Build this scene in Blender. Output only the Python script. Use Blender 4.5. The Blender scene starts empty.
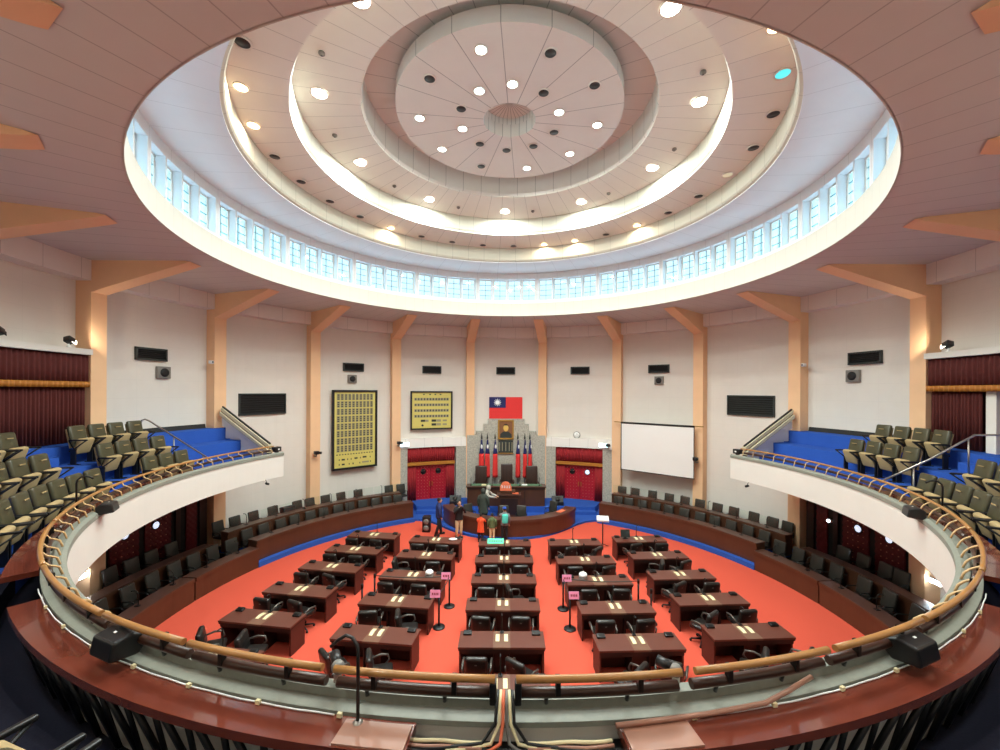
import bpy, bmesh, math, random
from mathutils import Vector, Matrix
random.seed(7)
PI = math.pi
C = bpy.context.scene.collection
R_ = math.radians
def S(r, g, b):
    f = lambda c: (c/255/12.92) if c/255 <= .04045 else ((c/255+.055)/1.055)**2.4
    return (f(r), f(g), f(b), 1)
ORD = ['first', 'second', 'third', 'fourth', 'fifth', 'sixth', 'seventh', 'eighth', 'ninth', 'tenth', 'eleventh', 'twelfth', 'thirteenth',
       'fourteenth', 'fifteenth', 'sixteenth', 'seventeenth', 'eighteenth', 'nineteenth', 'twentieth']
# ------------------------------------------------------------------ materials
def mat(name, col, rough=.6, metal=0, var=.08, scale=8, bump=0, emit=None, estr=0, spec=.5, coat=0, stretch=None):
    m = bpy.data.materials.new(name); m.use_nodes = True
    nt = m.node_tree; N = nt.nodes; L = nt.links; b = N['Principled BSDF']
    b.inputs['Roughness'].default_value = rough; b.inputs['Metallic'].default_value = metal
    b.inputs['Specular IOR Level'].default_value = spec; b.inputs['Coat Weight'].default_value = coat
    tc = N.new('ShaderNodeTexCoord'); nz = N.new('ShaderNodeTexNoise'); nz.inputs['Scale'].default_value = scale; nz.inputs['Detail'].default_value = 4
    if stretch:
        mp = N.new('ShaderNodeMapping'); mp.inputs['Scale'].default_value = stretch
        L.new(tc.outputs['Object'], mp.inputs['Vector']); L.new(mp.outputs['Vector'], nz.inputs['Vector'])
    else:
        L.new(tc.outputs['Object'], nz.inputs['Vector'])
    mx = N.new('ShaderNodeMix'); mx.data_type = 'RGBA'
    mx.inputs[6].default_value = tuple(c*(1-var) for c in col[:3])+(1,); mx.inputs[7].default_value = tuple(min(1, c*(1+var)) for c in col[:3])+(1,)
    L.new(nz.outputs['Fac'], mx.inputs[0]); L.new(mx.outputs[2], b.inputs['Base Color'])
    if bump:
        bp = N.new('ShaderNodeBump'); bp.inputs['Strength'].default_value = bump; bp.inputs['Distance'].default_value = .01
        L.new(nz.outputs['Fac'], bp.inputs['Height']); L.new(bp.outputs['Normal'], b.inputs['Normal'])
    if emit:
        b.inputs['Emission Color'].default_value = emit; b.inputs['Emission Strength'].default_value = estr
    m['mix'] = mx.name
    return m
def radial(name, col, n, seam=.55, rough=.7, width=.02, rings=None, off=0.0):
    """plaster with thin radial panel joints (n round the circle) and optional horizontal joints"""
    m = mat(name, col, rough, var=.03, scale=3)
    nt = m.node_tree; N = nt.nodes; L = nt.links; b = N['Principled BSDF']; mx = N[m['mix']]
    tc = N.new('ShaderNodeTexCoord'); sp = N.new('ShaderNodeSeparateXYZ'); L.new(tc.outputs['Object'], sp.inputs[0])
    def M(op, a, b2=None, c=None):
        n_ = N.new('ShaderNodeMath'); n_.operation = op
        for i, v in enumerate((a, b2, c)):
            if v is None: continue
            if isinstance(v, (int, float)): n_.inputs[i].default_value = v
            else: L.new(v, n_.inputs[i])
        return n_.outputs[0]
    at = M('ARCTAN2', sp.outputs[0], sp.outputs[1])
    fr = M('FRACT', M('ADD', M('MULTIPLY', at, n/(2*PI)), off+100.0))
    rr = M('SQRT', M('ADD', M('MULTIPLY', sp.outputs[0], sp.outputs[0]), M('MULTIPLY', sp.outputs[1], sp.outputs[1])))
    arc = M('MULTIPLY', M('ABSOLUTE', M('SUBTRACT', fr, .5)), M('MULTIPLY', rr, 2*PI/n))
    line = M('LESS_THAN', arc, width/2)
    if rings:
        fz = M('ABSOLUTE', M('SUBTRACT', M('FRACT', M('MULTIPLY', sp.outputs[2], 1/rings)), .5))
        line = M('MAXIMUM', line, M('LESS_THAN', M('MULTIPLY', fz, rings), width/2))
    m2 = N.new('ShaderNodeMix'); m2.data_type = 'RGBA'
    L.new(line, m2.inputs[0]); L.new(mx.outputs[2], m2.inputs[6]); m2.inputs[7].default_value = tuple(c*seam for c in col[:3])+(1,)
    L.new(m2.outputs[2], b.inputs['Base Color'])
    return m
def glass(name, tint, gloss=.08, rough=.03):
    m = bpy.data.materials.new(name); m.use_nodes = True; nt = m.node_tree; N = nt.nodes; L = nt.links
    N.remove(N['Principled BSDF']); o = N['Material Output']
    t = N.new('ShaderNodeBsdfTransparent'); t.inputs[0].default_value = tint
    g = N.new('ShaderNodeBsdfGlossy'); g.inputs['Roughness'].default_value = rough
    x = N.new('ShaderNodeMixShader'); x.inputs[0].default_value = gloss
    L.new(t.outputs[0], x.inputs[1]); L.new(g.outputs[0], x.inputs[2]); L.new(x.outputs[0], o.inputs['Surface'])
    return m
def granite(name):
    m = mat(name, S(176, 172, 160), .45, var=.28, scale=14, bump=.05)
    N = m.node_tree.nodes; L = m.node_tree.links
    nz = [n for n in N if n.type == 'TEX_NOISE'][0]; nz.inputs['Detail'].default_value = 10; nz.inputs['Roughness'].default_value = .75
    rp = N.new('ShaderNodeValToRGB'); rp.color_ramp.elements[0].position = .38; rp.color_ramp.elements[1].position = .62
    mx = N[m['mix']]; L.new(nz.outputs['Fac'], rp.inputs[0]); L.new(rp.outputs[0], mx.inputs[0])
    return m
M = {}
M['wall'] = radial('wall_plaster', S(224, 217, 208), 72, .95, .75, .012, rings=.6)
M['ceiling'] = radial('ceiling_panels', S(202, 198, 194), 100, .66, .8, .018)
M['dome'] = radial('dome_panels', S(234, 232, 222), 60, .66, .7, .016)
M['dome_core'] = radial('dome_core_panels', S(226, 222, 214), 18, .5, .75, .022, off=.3)
M['rim'] = radial('rim_plaster', S(198, 194, 184), 120, .85, .6, .012)
M['lip'] = radial('dome_lip_plaster', S(194, 189, 174), 60, .66, .7, .016)
M['drum'] = radial('drum_plaster', S(226, 228, 230), 54, .75, .7, .012)
M['cove'] = radial('cove_panels', S(230, 228, 220), 36, .6, .8, .02)
M['cornice'] = radial('cornice_panels', S(230, 224, 218), 72, .65, .75, .014)
M['white'] = mat('white_paint', S(232, 226, 216), .6, var=.03)
M['fascia'] = mat('fascia_white_paint', S(222, 218, 210), .6, var=.03, scale=2)
M['peach'] = mat('peach_paint', S(236, 192, 150), .65, var=.05, scale=3)
M['red_carpet'] = mat('red_carpet', S(216, 90, 70), .95, var=.10, scale=90, bump=.3, spec=.1)
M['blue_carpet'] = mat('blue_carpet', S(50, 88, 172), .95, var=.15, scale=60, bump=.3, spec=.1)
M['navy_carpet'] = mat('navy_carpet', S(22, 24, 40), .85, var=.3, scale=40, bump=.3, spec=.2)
M['desk_top'] = mat('desk_mahogany_top', S(98, 52, 40), .42, var=.18, scale=5, stretch=(1, 12, 1))
M['desk_side'] = mat('desk_side_wood', S(74, 36, 28), .5, var=.2, scale=5, stretch=(1, 1, 10))
M['desk_dark'] = mat('desk_dark_wood', S(36, 22, 18), .55, var=.2)
M['desk_strip'] = mat('desk_walnut_insert', S(118, 84, 66), .4, var=.12)
M['bench'] = mat('bench_walnut', S(80, 48, 31), .4, var=.25, scale=2.5, stretch=(1, 1, .3), coat=.1)
M['bench_top'] = mat('bench_top_wood', S(84, 54, 44), .32, var=.15, scale=4)
M['bench_dark'] = mat('bench_dark_wood', S(46, 28, 22), .4, var=.2)
M['counter'] = mat('polished_counter', S(114, 54, 40), .14, var=.25, scale=3, coat=.5)
M['counter_light'] = mat('pale_laminate', S(170, 122, 102), .3, var=.06)
M['rail_wood'] = mat('rail_oak', S(166, 116, 62), .35, var=.2, scale=4, coat=.2)
M['rail_dark'] = mat('rail_dark_wood', S(62, 38, 28), .35, var=.25)
M['rope'] = mat('tan_bracket_paint', S(206, 170, 120), .5, var=.1)
M['cap'] = mat('parapet_cap_terrazzo', S(132, 134, 123), .5, var=.14, scale=20)
M['leather'] = mat('black_leather', S(34, 31, 29), .32, var=.25, scale=30, bump=.08)
M['chair_vinyl'] = mat('charcoal_vinyl', S(52, 49, 44), .34, var=.15, scale=20)
M['leather_brown'] = mat('dark_brown_leather', S(58, 38, 32), .35, var=.2, scale=20)
M['plastic'] = mat('black_plastic', S(22, 22, 23), .4, var=.1)
M['grey_plastic'] = mat('grey_plastic', S(120, 116, 110), .5, var=.08)
M['steel'] = mat('brushed_steel', S(178, 172, 164), .3, .9, var=.06)
M['chrome_dark'] = mat('dark_metal', S(52, 50, 48), .35, .8, var=.1)
M['silver_arm'] = mat('silver_grey_arm', S(92, 87, 81), .35, .5, var=.08)
M['cream_paint'] = mat('cream_paint', S(206, 196, 166), .5, var=.06)
M['olive'] = mat('olive_vinyl', S(70, 66, 46), .36, var=.12, scale=18, bump=.06)
M['khaki'] = mat('khaki_fabric', S(168, 144, 102), .85, var=.1, scale=60, bump=.2)
M['drape'] = mat('maroon_drape', S(84, 26, 20), .85, var=.2, scale=14, bump=.1)
M['drape_red'] = mat('red_drape', S(150, 28, 34), .85, var=.15, scale=14)
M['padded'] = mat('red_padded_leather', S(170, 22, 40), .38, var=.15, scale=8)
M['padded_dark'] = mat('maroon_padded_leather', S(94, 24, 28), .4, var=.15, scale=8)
M['button'] = mat('brass_button', S(210, 150, 120), .3, .6)
M['gold'] = mat('gold_fringe', S(178, 112, 34), .55, var=.2, scale=30)
M['gold_frame'] = mat('gilt_frame', S(182, 140, 62), .4, .5, var=.2, scale=20)
M['granite'] = granite('grey_granite')
M['black'] = mat('matte_black', S(14, 14, 14), .6)
M['vent'] = mat('vent_dark_grey', S(44, 50, 48), .5)
M['board'] = mat('yellow_board', S(212, 198, 108), .5, var=.04)
M['plate'] = mat('grey_name_plate', S(150, 142, 116), .5)
M['plate_pale'] = mat('pale_name_plate', S(150, 142, 108), .5)
M['screen'] = mat('projection_screen', S(236, 234, 230), .8, var=.01)
M['paper'] = mat('cream_paper_card', S(240, 226, 180), .6, var=.04)
M['paper_white'] = mat('white_paper', S(240, 240, 238), .6, var=.02)
M['pink'] = mat('pink_sign_card', S(250, 160, 196), .6, var=.03)
M['mint'] = mat('mint_sign_card', S(92, 222, 176), .6, var=.03)
M['salmon'] = mat('salmon_sign', S(238, 120, 84), .5, var=.04)
M['flag_red'] = mat('flag_red', S(224, 50, 48), .75, var=.04)
M['flag_blue'] = mat('flag_blue', S(28, 32, 92), .75, var=.05)
M['flag_white'] = mat('flag_white', S(240, 240, 240), .75, var=.02)
M['green_felt'] = mat('green_felt', S(84, 120, 92), .8, var=.1)
M['pane'] = glass('window_pane', (.84, .97, 1.0, 1), .06)
M['muntin'] = mat('teal_window_bar', S(120, 164, 168), .5, var=.05)
M['screen_glass'] = glass('desk_glass', (.95, .985, .965, 1), .012)
M['portrait_bg'] = mat('portrait_brown', S(134, 88, 56), .5, var=.2)
M['skin'] = mat('skin', S(214, 160, 128), .55, var=.05)
M['hair'] = mat('dark_hair', S(28, 22, 20), .5, var=.2)
M['face_yellow'] = mat('portrait_face', S(228, 186, 96), .5, var=.05)
M['lamp_off'] = mat('dark_lamp_well', S(40, 38, 36), .4)
M['lamp_white'] = mat('lamp_white', S(255, 250, 235), .5, emit=(1, .93, .80, 1), estr=9)
M['lamp_warm'] = mat('lamp_warm', S(255, 220, 170), .5, emit=(1, .72, .40, 1), estr=7)
M['lamp_green'] = mat('lamp_cool', S(240, 255, 245), .5, emit=(.86, 1, .88, 1), estr=7)
M['lamp_cyan'] = mat('lamp_cyan', S(90, 220, 235), .5, emit=(.08, .75, .85, 1), estr=.9)
M['lamp_cream'] = mat('lamp_cream', S(220, 224, 196), .5, emit=(.8, .85, .6, 1), estr=.35)
M['exit'] = mat('exit_lightbox', S(200, 245, 255), .5, emit=(.65, .95, 1, 1), estr=3)
M['exit_mark'] = mat('exit_mark_green', S(30, 150, 140), .5)
def glow(name, c, e): M[name] = mat(name, c, .5, emit=c, estr=e)
glow('tube_light', S(225, 240, 255), 6)
def cloth(name, c): M[name] = mat(name, c, .85, var=.12, scale=25)
for n_, c_ in dict(navy_cloth=S(34, 48, 98), black_cloth=S(30, 28, 30), khaki_cloth=S(206, 184, 142), puffer_cloth=S(58, 64, 56), hoodie_cloth=S(186, 180, 168), orange_cloth=S(238, 88, 44),
                   camo_cloth=S(88, 104, 66), turquoise_cloth=S(84, 208, 190), cap_cloth=S(44, 84, 190), grey_cloth=S(118, 116, 118), shoe_cloth=S(24, 22, 22)).items(): cloth(n_, c_)
# ------------------------------------------------------------------ mesh helpers
class MB:
    def __init__(s): s.v = []; s.f = []; s.m = []; s.sm = []
    def add(s, vs, fs, mi=0, smooth=False):
        o = len(s.v); s.v += [tuple(p) for p in vs]; s.f += [tuple(i+o for i in f) for f in fs]; s.m += [mi]*len(fs); s.sm += [smooth]*len(fs); return s
    def box(s, c, d, rot=None, bev=0, mi=0):
        x, y, z = d[0]/2, d[1]/2, d[2]/2
        if bev <= 0:
            vs = [(sx*x, sy*y, sz*z) for sz in (-1, 1) for sy in (-1, 1) for sx in (-1, 1)]
            fs = [(0, 2, 3, 1), (4, 5, 7, 6), (0, 1, 5, 4), (2, 6, 7, 3), (0, 4, 6, 2), (1, 3, 7, 5)]; sm = False
        else:
            bm = bmesh.new(); bmesh.ops.create_cube(bm, size=1); bmesh.ops.scale(bm, vec=d, verts=bm.verts)
            bmesh.ops.bevel(bm, geom=bm.edges[:], offset=min(bev, .49*min(d)), segments=3, profile=.5, affect='EDGES')
            bm.verts.index_update(); vs = [v.co[:] for v in bm.verts]; fs = [tuple(v.index for v in f.verts) for f in bm.faces]; bm.free(); sm = True
        c = Vector(c)
        mt = rot.to_3x3() if rot is not None else None
        vs = [tuple((mt @ Vector(p) if mt else Vector(p))+c) for p in vs]
        return s.add(vs, fs, mi, sm)
    def tube(s, pts, r, n=8, mi=0, caps=True):
        P = [Vector(p) for p in pts]; rs = r if isinstance(r, (list, tuple)) else [r]*len(P)
        vs = []; fs = []; up = Vector((0, 0, 1))
        prev = None
        for i, p in enumerate(P):
            t = (P[min(i+1, len(P)-1)]-P[max(i-1, 0)]).normalized()
            if prev is None:
                a = t.cross(up)
                if a.length < .05: a = t.cross(Vector((0, 1, 0)))
                a.normalize()
            else:
                a = (prev-t*prev.dot(t)).normalized()
            prev = a; b = t.cross(a)
            for k in range(n): vs.append(tuple(p+(a*math.cos(2*PI*k/n)+b*math.sin(2*PI*k/n))*rs[i]))
        for i in range(len(P)-1):
            for k in range(n): fs.append((i*n+k, i*n+(k+1) % n, (i+1)*n+(k+1) % n, (i+1)*n+k))
        s.add(vs, fs, mi, True)
        if caps:
            o = len(s.v)-len(vs)
            s.f += [tuple(o+k for k in range(n))[::-1], tuple(o+(len(P)-1)*n+k for k in range(n))]; s.m += [mi]*2; s.sm += [False]*2
        return s
    def lathe(s, prof, n=24, c=(0, 0, 0), mi=0, smooth=True, rot=None, caps=True):
        vs = []; fs = []
        for r, z in prof:
            for k in range(n): vs.append((max(r, .0005)*math.cos(2*PI*k/n), max(r, .0005)*math.sin(2*PI*k/n), z))
        for i in range(len(prof)-1):
            for k in range(n): fs.append((i*n+k, i*n+(k+1) % n, (i+1)*n+(k+1) % n, (i+1)*n+k))
        if caps: fs.append(tuple(range(n))[::-1]); fs.append(tuple((len(prof)-1)*n+k for k in range(n)))
        c = Vector(c); vs = [tuple((rot.to_3x3() @ Vector(p) if rot else Vector(p))+c) for p in vs]
        return s.add(vs, fs, mi, smooth)
    def ellip(s, c, d, nu=16, nv=10, mi=0):
        prof = [(math.sin(PI*i/nv), -math.cos(PI*i/nv)) for i in range(nv+1)]
        vs = []; fs = []
        for r, z in prof:
            for k in range(nu): vs.append((c[0]+d[0]*max(r, .001)*math.cos(2*PI*k/nu), c[1]+d[1]*max(r, .001)*math.sin(2*PI*k/nu), c[2]+d[2]*z))
        for i in range(nv):
            for k in range(nu): fs.append((i*nu+k, i*nu+(k+1) % nu, (i+1)*nu+(k+1) % nu, (i+1)*nu+k))
        return s.add(vs, fs, mi, True)
    def prism(s, poly, z0, z1, mi=0):
        n = len(poly); vs = [(x, y, z0) for x, y in poly]+[(x, y, z1) for x, y in poly]
        return s.add(vs, [tuple(range(n))[::-1], tuple(range(n, 2*n))]+[(i, (i+1) % n, n+(i+1) % n, n+i) for i in range(n)], mi)
    def prism_y(s, poly, y0, y1, mi=0):
        n = len(poly); vs = [(x, y0, z) for x, z in poly]+[(x, y1, z) for x, z in poly]
        return s.add(vs, [tuple(range(n)), tuple(range(n, 2*n))[::-1]]+[(i, n+i, n+(i+1) % n, (i+1) % n) for i in range(n)], mi)
    def prism_x(s, poly, x0, x1, mi=0):
        n = len(poly); vs = [(x0, y, z) for y, z in poly]+[(x1, y, z) for y, z in poly]
        return s.add(vs, [tuple(range(n))[::-1], tuple(range(n, 2*n))]+[(i, (i+1) % n, n+(i+1) % n, n+i) for i in range(n)], mi)
    def arc(s, prof, p0, p1, seg=None, mi=0, smooth=False, cen=(0, 0)):
        """closed (r, z) outline swept from azimuth p0 to p1 (degrees clockwise from +Y)"""
        full = abs(p1-p0) >= 359.99
        seg = seg or max(2, int(abs(p1-p0)/2.0)); n = len(prof); vs = []; fs = []
        cols = seg if full else seg+1
        for i in range(cols):
            a = R_(p0+(p1-p0)*i/seg)
            for r, z in prof: vs.append((cen[0]+r*math.sin(a), cen[1]+r*math.cos(a), z))
        for i in range(seg):
            j = (i+1) % cols
            for k in range(n): fs.append((i*n+k, i*n+(k+1) % n, j*n+(k+1) % n, j*n+k))
        if not full: fs += [tuple(range(n)), tuple((cols-1)*n+k for k in range(n))[::-1]]
        return s.add(vs, fs, mi, smooth)
    def build(s, name, m, parent=None, smooth_all=False):
        me = bpy.data.meshes.new(name); me.from_pydata(s.v, [], s.f)
        ms = m if isinstance(m, (list, tuple)) else [m]
        for k in ms: me.materials.append(M[k])
        me.polygons.foreach_set('material_index', s.m); me.polygons.foreach_set('use_smooth', [bool(x) or smooth_all for x in s.sm])
        bm = bmesh.new(); bm.from_mesh(me); bmesh.ops.recalc_face_normals(bm, faces=bm.faces); bm.to_mesh(me); bm.free(); me.update()
        o = bpy.data.objects.new(name, me); C.objects.link(o)
        if parent is not None: o.parent = parent
        return o
def P(phi, r, z=0): return (r*math.sin(R_(phi)), r*math.cos(R_(phi)), z)
def rectprof(r0, r1, z0, z1): return [(r0, z0), (r1, z0), (r1, z1), (r0, z1)]
def tag(o, label=None, cat=None, group=None, kind=None):
    if label: o['label'] = label
    if cat: o['category'] = cat
    if group: o['group'] = group
    if kind: o['kind'] = kind
    return o
def thing(name, label, cat, loc=(0, 0, 0), rz=0, group=None):
    o = bpy.data.objects.new(name, None); C.objects.link(o); o.empty_display_size = .1
    o.location = loc; o.rotation_euler = (0, 0, rz); return tag(o, label, cat, group)
def struct(o, label=None): return tag(o, label, None, None, 'structure')
KIDS = {}
def kids(o):
    return [c for c in bpy.data.objects if c.parent is o]
def proto(root):
    def rec(o): return (o, [rec(c) for c in kids(o)])
    return rec(root)
def dup(pt, loc, rz, label, group=None):
    def rec(node, par):
        c = node[0].copy(); C.objects.link(c)
        if par is not None: c.parent = par
        for k in node[1]: rec(k, c)
        return c
    o = rec(pt, None); o.location = loc; o.rotation_euler = (0, 0, rz); o['label'] = label
    if group: o['group'] = group
    return o
class Kind:
    """first placing moves the prototype itself, later ones copy it with its parts"""
    def __init__(s, root): s.root = root; s.pt = proto(root); s.used = False
    def put(s, loc, rz, label, group=None):
        if not s.used:
            s.used = True; o = s.root; o.location = loc; o.rotation_euler = (0, 0, rz); o['label'] = label
            if group: o['group'] = group
            return o
        return dup(s.pt, loc, rz, label, group)
def RX(a): return Matrix.Rotation(R_(a), 4, 'X')
def RY(a): return Matrix.Rotation(R_(a), 4, 'Y')
def RZ(a): return Matrix.Rotation(R_(a), 4, 'Z')
# ------------------------------------------------------------------ room shell
RW = 12.4
ZC = 10.28
struct(MB().arc(rectprof(RW, RW+.35, -.2, ZC+.05), 0, 360, 180).build('wall_round', 'wall'))
struct(MB().lathe([(0, -.3), (12.75, -.3), (12.75, 0), (0, 0)], 128).build('floor', 'red_carpet'))
for f in bpy.data.objects['floor'].data.polygons: f.use_smooth = False
struct(MB().arc(rectprof(8.262, RW+.4, ZC, ZC+.3), 0, 360, 240).build('ceiling', 'ceiling'))
struct(MB().arc(rectprof(11.95, RW, 9.7, ZC), 0, 360, 180).build('trim_1', 'cornice'))
# drum under the dome: rim, window ring, soffit rings
struct(MB().arc([(8.24, ZC), (8.27, ZC), (9.15, ZC+.3), (9.15, 10.9), (8.24, 10.9)], 0, 360, 240).build('trim_2', 'rim'))
NW = 72
def wphi(i): g, k = divmod(i, 4); return g*20+(k-1.5)*4.8
w2 = math.degrees(.325/8.5)
drum = MB()
drum.arc(rectprof(8.5, 8.95, 10.9, 11.12), 0, 360, 240); drum.arc(rectprof(8.5, 8.95, 12.15, 12.45), 0, 360, 240)
for i in range(NW):
    a = wphi(i)+w2; b = (wphi(i+1) if i < NW-1 else 360+wphi(0))-w2
    drum.arc(rectprof(8.5, 8.95, 11.12, 12.15), a, b, 2)
struct(drum.build('wall_drum', 'drum'))
struct(MB().arc([(6.95, 12.5), (9.0, 12.42), (9.0, 12.6), (6.95, 12.62)], 0, 360, 240).build('ceiling_drum', 'drum'))
def lip(r, z, h, t=.16): return [(r, z+h), (r, z+.05), (r+.015, z+.015), (r+.06, z), (r+t, z+.03), (r+t+.1, z+h)]
struct(MB().arc([(6.86, 13.09), (6.86, 12.62), (6.89, 12.56), (6.96, 12.52), (7.05, 12.5), (7.3, 12.55), (7.3, 13.2), (6.86, 13.2)], 0, 360, 240).build('trim_3', 'lip'))
struct(MB().arc([(5.7, 13.30), (6.95, 13.13), (6.95, 13.3), (5.7, 13.5)], 0, 360, 200).build('ceiling_outer', 'dome'))
struct(MB().arc([(5.66, 14.0), (5.66, 13.42), (5.69, 13.36), (5.76, 13.31), (5.85, 13.30), (6.1, 13.4), (6.1, 14.05), (5.66, 14.05)], 0, 360, 200).build('trim_4', 'lip'))
struct(MB().arc([(4.1, 14.18), (5.75, 13.97), (5.75, 14.15), (4.1, 14.4)], 0, 360, 180).build('ceiling_middle', 'dome'))
struct(MB().arc([(4.06, 15.1), (4.06, 14.3), (4.09, 14.24), (4.16, 14.19), (4.25, 14.18), (4.5, 14.3), (4.5, 15.1)], 0, 360, 180).build('trim_5', 'cove'))
struct(MB().arc(rectprof(.02, 4.5, 15.05, 15.2), 0, 360, 120).build('ceiling_cove', 'cove'))
struct(MB().arc(rectprof(.755, 3.22, 14.48, 14.86), 0, 360, 144).build('ceiling_core', 'dome_core'))
struct(MB().arc(rectprof(.755, .85, 14.86, 15.06), 0, 360, 60).build('trim_6', 'cove'))
struct(MB().lathe([(0, 15.6), (13, 15.6), (13, 15.75), (0, 15.75)], 64).build('ceiling_roof', 'white')) if False else None
# drum windows: frame, bars, pane
def make_window():
    t = bpy.data.objects.new('window_1', None); C.objects.link(t); t['kind'] = 'structure'
    f = MB()
    for x in (-.305, .305): f.box((x, .1, .515), (.04, .06, 1.03))
    for z in (.02, 1.01): f.box((0, .1, z), (.57, .06, .04))
    f.build('window_frame', 'white', t)
    b = MB(); b.box((0, .1, .515), (.022, .03, .95))
    for k in (1, 2, 3): b.box((0, .1, 1.03*k/4), (.57, .03, .02))
    b.build('window_bars', 'muntin', t)
    MB().box((0, .11, .515), (.57, .008, .95)).build('window_pane', 'pane', t)
    return t
wk = Kind(make_window())
for i in range(NW):
    a = wphi(i)
    o = wk.put(P(a, 8.64, 11.12), -R_(a), None); o.name = 'window_%d' % (i+1)
    if 'label' in o: del o['label']
# pillars with ceiling brackets
pil = MB()
def pillar_mesh():
    m = MB(); w = .235
    m.box((0, 12.2, 4.69), (2*w, .5, 9.38))
    m.prism_x([(12.45, 10.28), (9.3, 10.28), (9.15, 10.26), (9.3, 10.2), (11.95, 9.38), (12.45, 9.38)], -w, w)
    return m
p0 = struct(pillar_mesh().build('pillar', 'peach'))
p0.rotation_euler = (0, 0, -R_(10))
for k in range(1, 18):
    q = p0.copy(); C.objects.link(q); q.rotation_euler = (0, 0, -R_(10+20*k))
# ------------------------------------------------------------------ gallery
G0, G1 = 69.0, 291.0
def garc(prof, name, m, seg=150): return struct(MB().arc(prof, G0, G1, seg).build(name, m))
garc([(8.83, 3.42), (9.03, 3.42), (9.03, 4.18), (8.83, 4.18)], 'wall_parapet', 'fascia')
garc([(8.81, 4.18), (9.05, 4.18), (9.05, 4.22), (8.95, 4.24), (8.94, 4.30), (8.86, 4.31), (8.81, 4.27)], 'trim_7', 'cap')
garc(rectprof(9.05, RW, 3.42, 3.5), 'floor_gallery', 'navy_carpet')
def tier(name, r0, r1, z):
    struct(MB().arc(rectprof(r0, r1, 3.5, z), G0+.2, 128, 40).arc(rectprof(r0, r1, 3.5, z), 232, G1-.2, 40).build(name, 'blue_carpet'))
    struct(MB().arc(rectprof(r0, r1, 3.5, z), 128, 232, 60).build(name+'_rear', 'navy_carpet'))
tier('floor_tier_front', 9.45, 10.78, 3.78)
tier('floor_tier_lower', 10.05, 10.78, 4.2)
tier('floor_tier_middle', 10.78, 11.6, 4.65)
tier('floor_tier_upper', 11.6, RW, 5.1)
for s in (-1, 1):      # aisle half steps between the seat blocks, black skirting over the top tier
    a, b = (98.9, 102.6) if s > 0 else (-102.6, -98.9)
    st = MB()
    st.arc(rectprof(9.8, 10.06, 3.78, 4.0), a, b, 3); st.arc(rectprof(10.52, 10.79, 4.2, 4.43), a, b, 3); st.arc(rectprof(11.34, 11.61, 4.65, 4.88), a, b, 3)
    struct(st.build('floor_step', 'blue_carpet'))
    a, b = (71.5, 88.8) if s > 0 else (-88.8, -71.5)
    struct(MB().arc([(12.28, 5.1), (12.4, 5.1), (12.4, 5.26), (12.33, 5.26)], a, b, 10).build('baseboard_gallery', 'black'))
    # sloped balustrade closing the end of the tiers
    e = thing('end_balustrade', 'sloping cream and dark balustrade closing the %s gallery end by the wall vent' % ('left' if s < 0 else 'right'), 'balustrade', P(s*70.1, 9.0, 0), -R_(s*70.1), 'sloping gallery end balustrades')
    L0, L1, h0, h1 = .3, 2.78, 4.28, 5.6
    def sl(o, t, w, name, m):
        MB().prism_x([(L0, h0+o), (L1, h1+o), (L1, h1+o+t), (L0, h0+o+t)], -w, w).build(name, m, e)
    sl(.30, .05, .03, 'top_rail', 'black'); sl(.17, .13, .08, 'upper_beam', 'cream_paint'); sl(.13, .04, .07, 'groove', 'rail_dark'); sl(.0, .13, .14, 'lower_beam', 'cream_paint'); sl(-.06, .06, .08, 'bottom_rail', 'plastic')
    MB().prism_x([(L0+.1, 3.84), (1.03, 3.84), (1.03, 4.26), (1.76, 4.26), (1.76, 4.71), (2.58, 4.71), (2.58, 5.16), (2.78, 5.16), (2.78, h1-.06), (L0+.1, h0-.02)], -.03, .03).build('infill_panel', 'fascia', e)
    for y in (.9, 1.7, 2.5): MB().box((0, y, (h0+(h1-h0)*(y-L0)/(L1-L0)-.06+3.8+.45*(y > 1.03)+.45*(y > 1.76))/2), (.05, .09, h0+(h1-h0)*(y-L0)/(L1-L0)-.06-3.8-.45*(y > 1.03)-.45*(y > 1.76))).build('post', 'steel', e)
    # end wall under the balustrade
    struct(MB().prism_x([(9.05, 3.42), (RW, 3.42), (RW, 5.14), (11.58, 5.14), (11.58, 4.69), (10.76, 4.69), (10.76, 4.24), (10.03, 4.24), (10.03, 3.82), (9.05, 3.82)], -.06, .06).build('wall_end', 'fascia')).rotation_euler = (0, 0, -R_(s*69.0))
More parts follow.
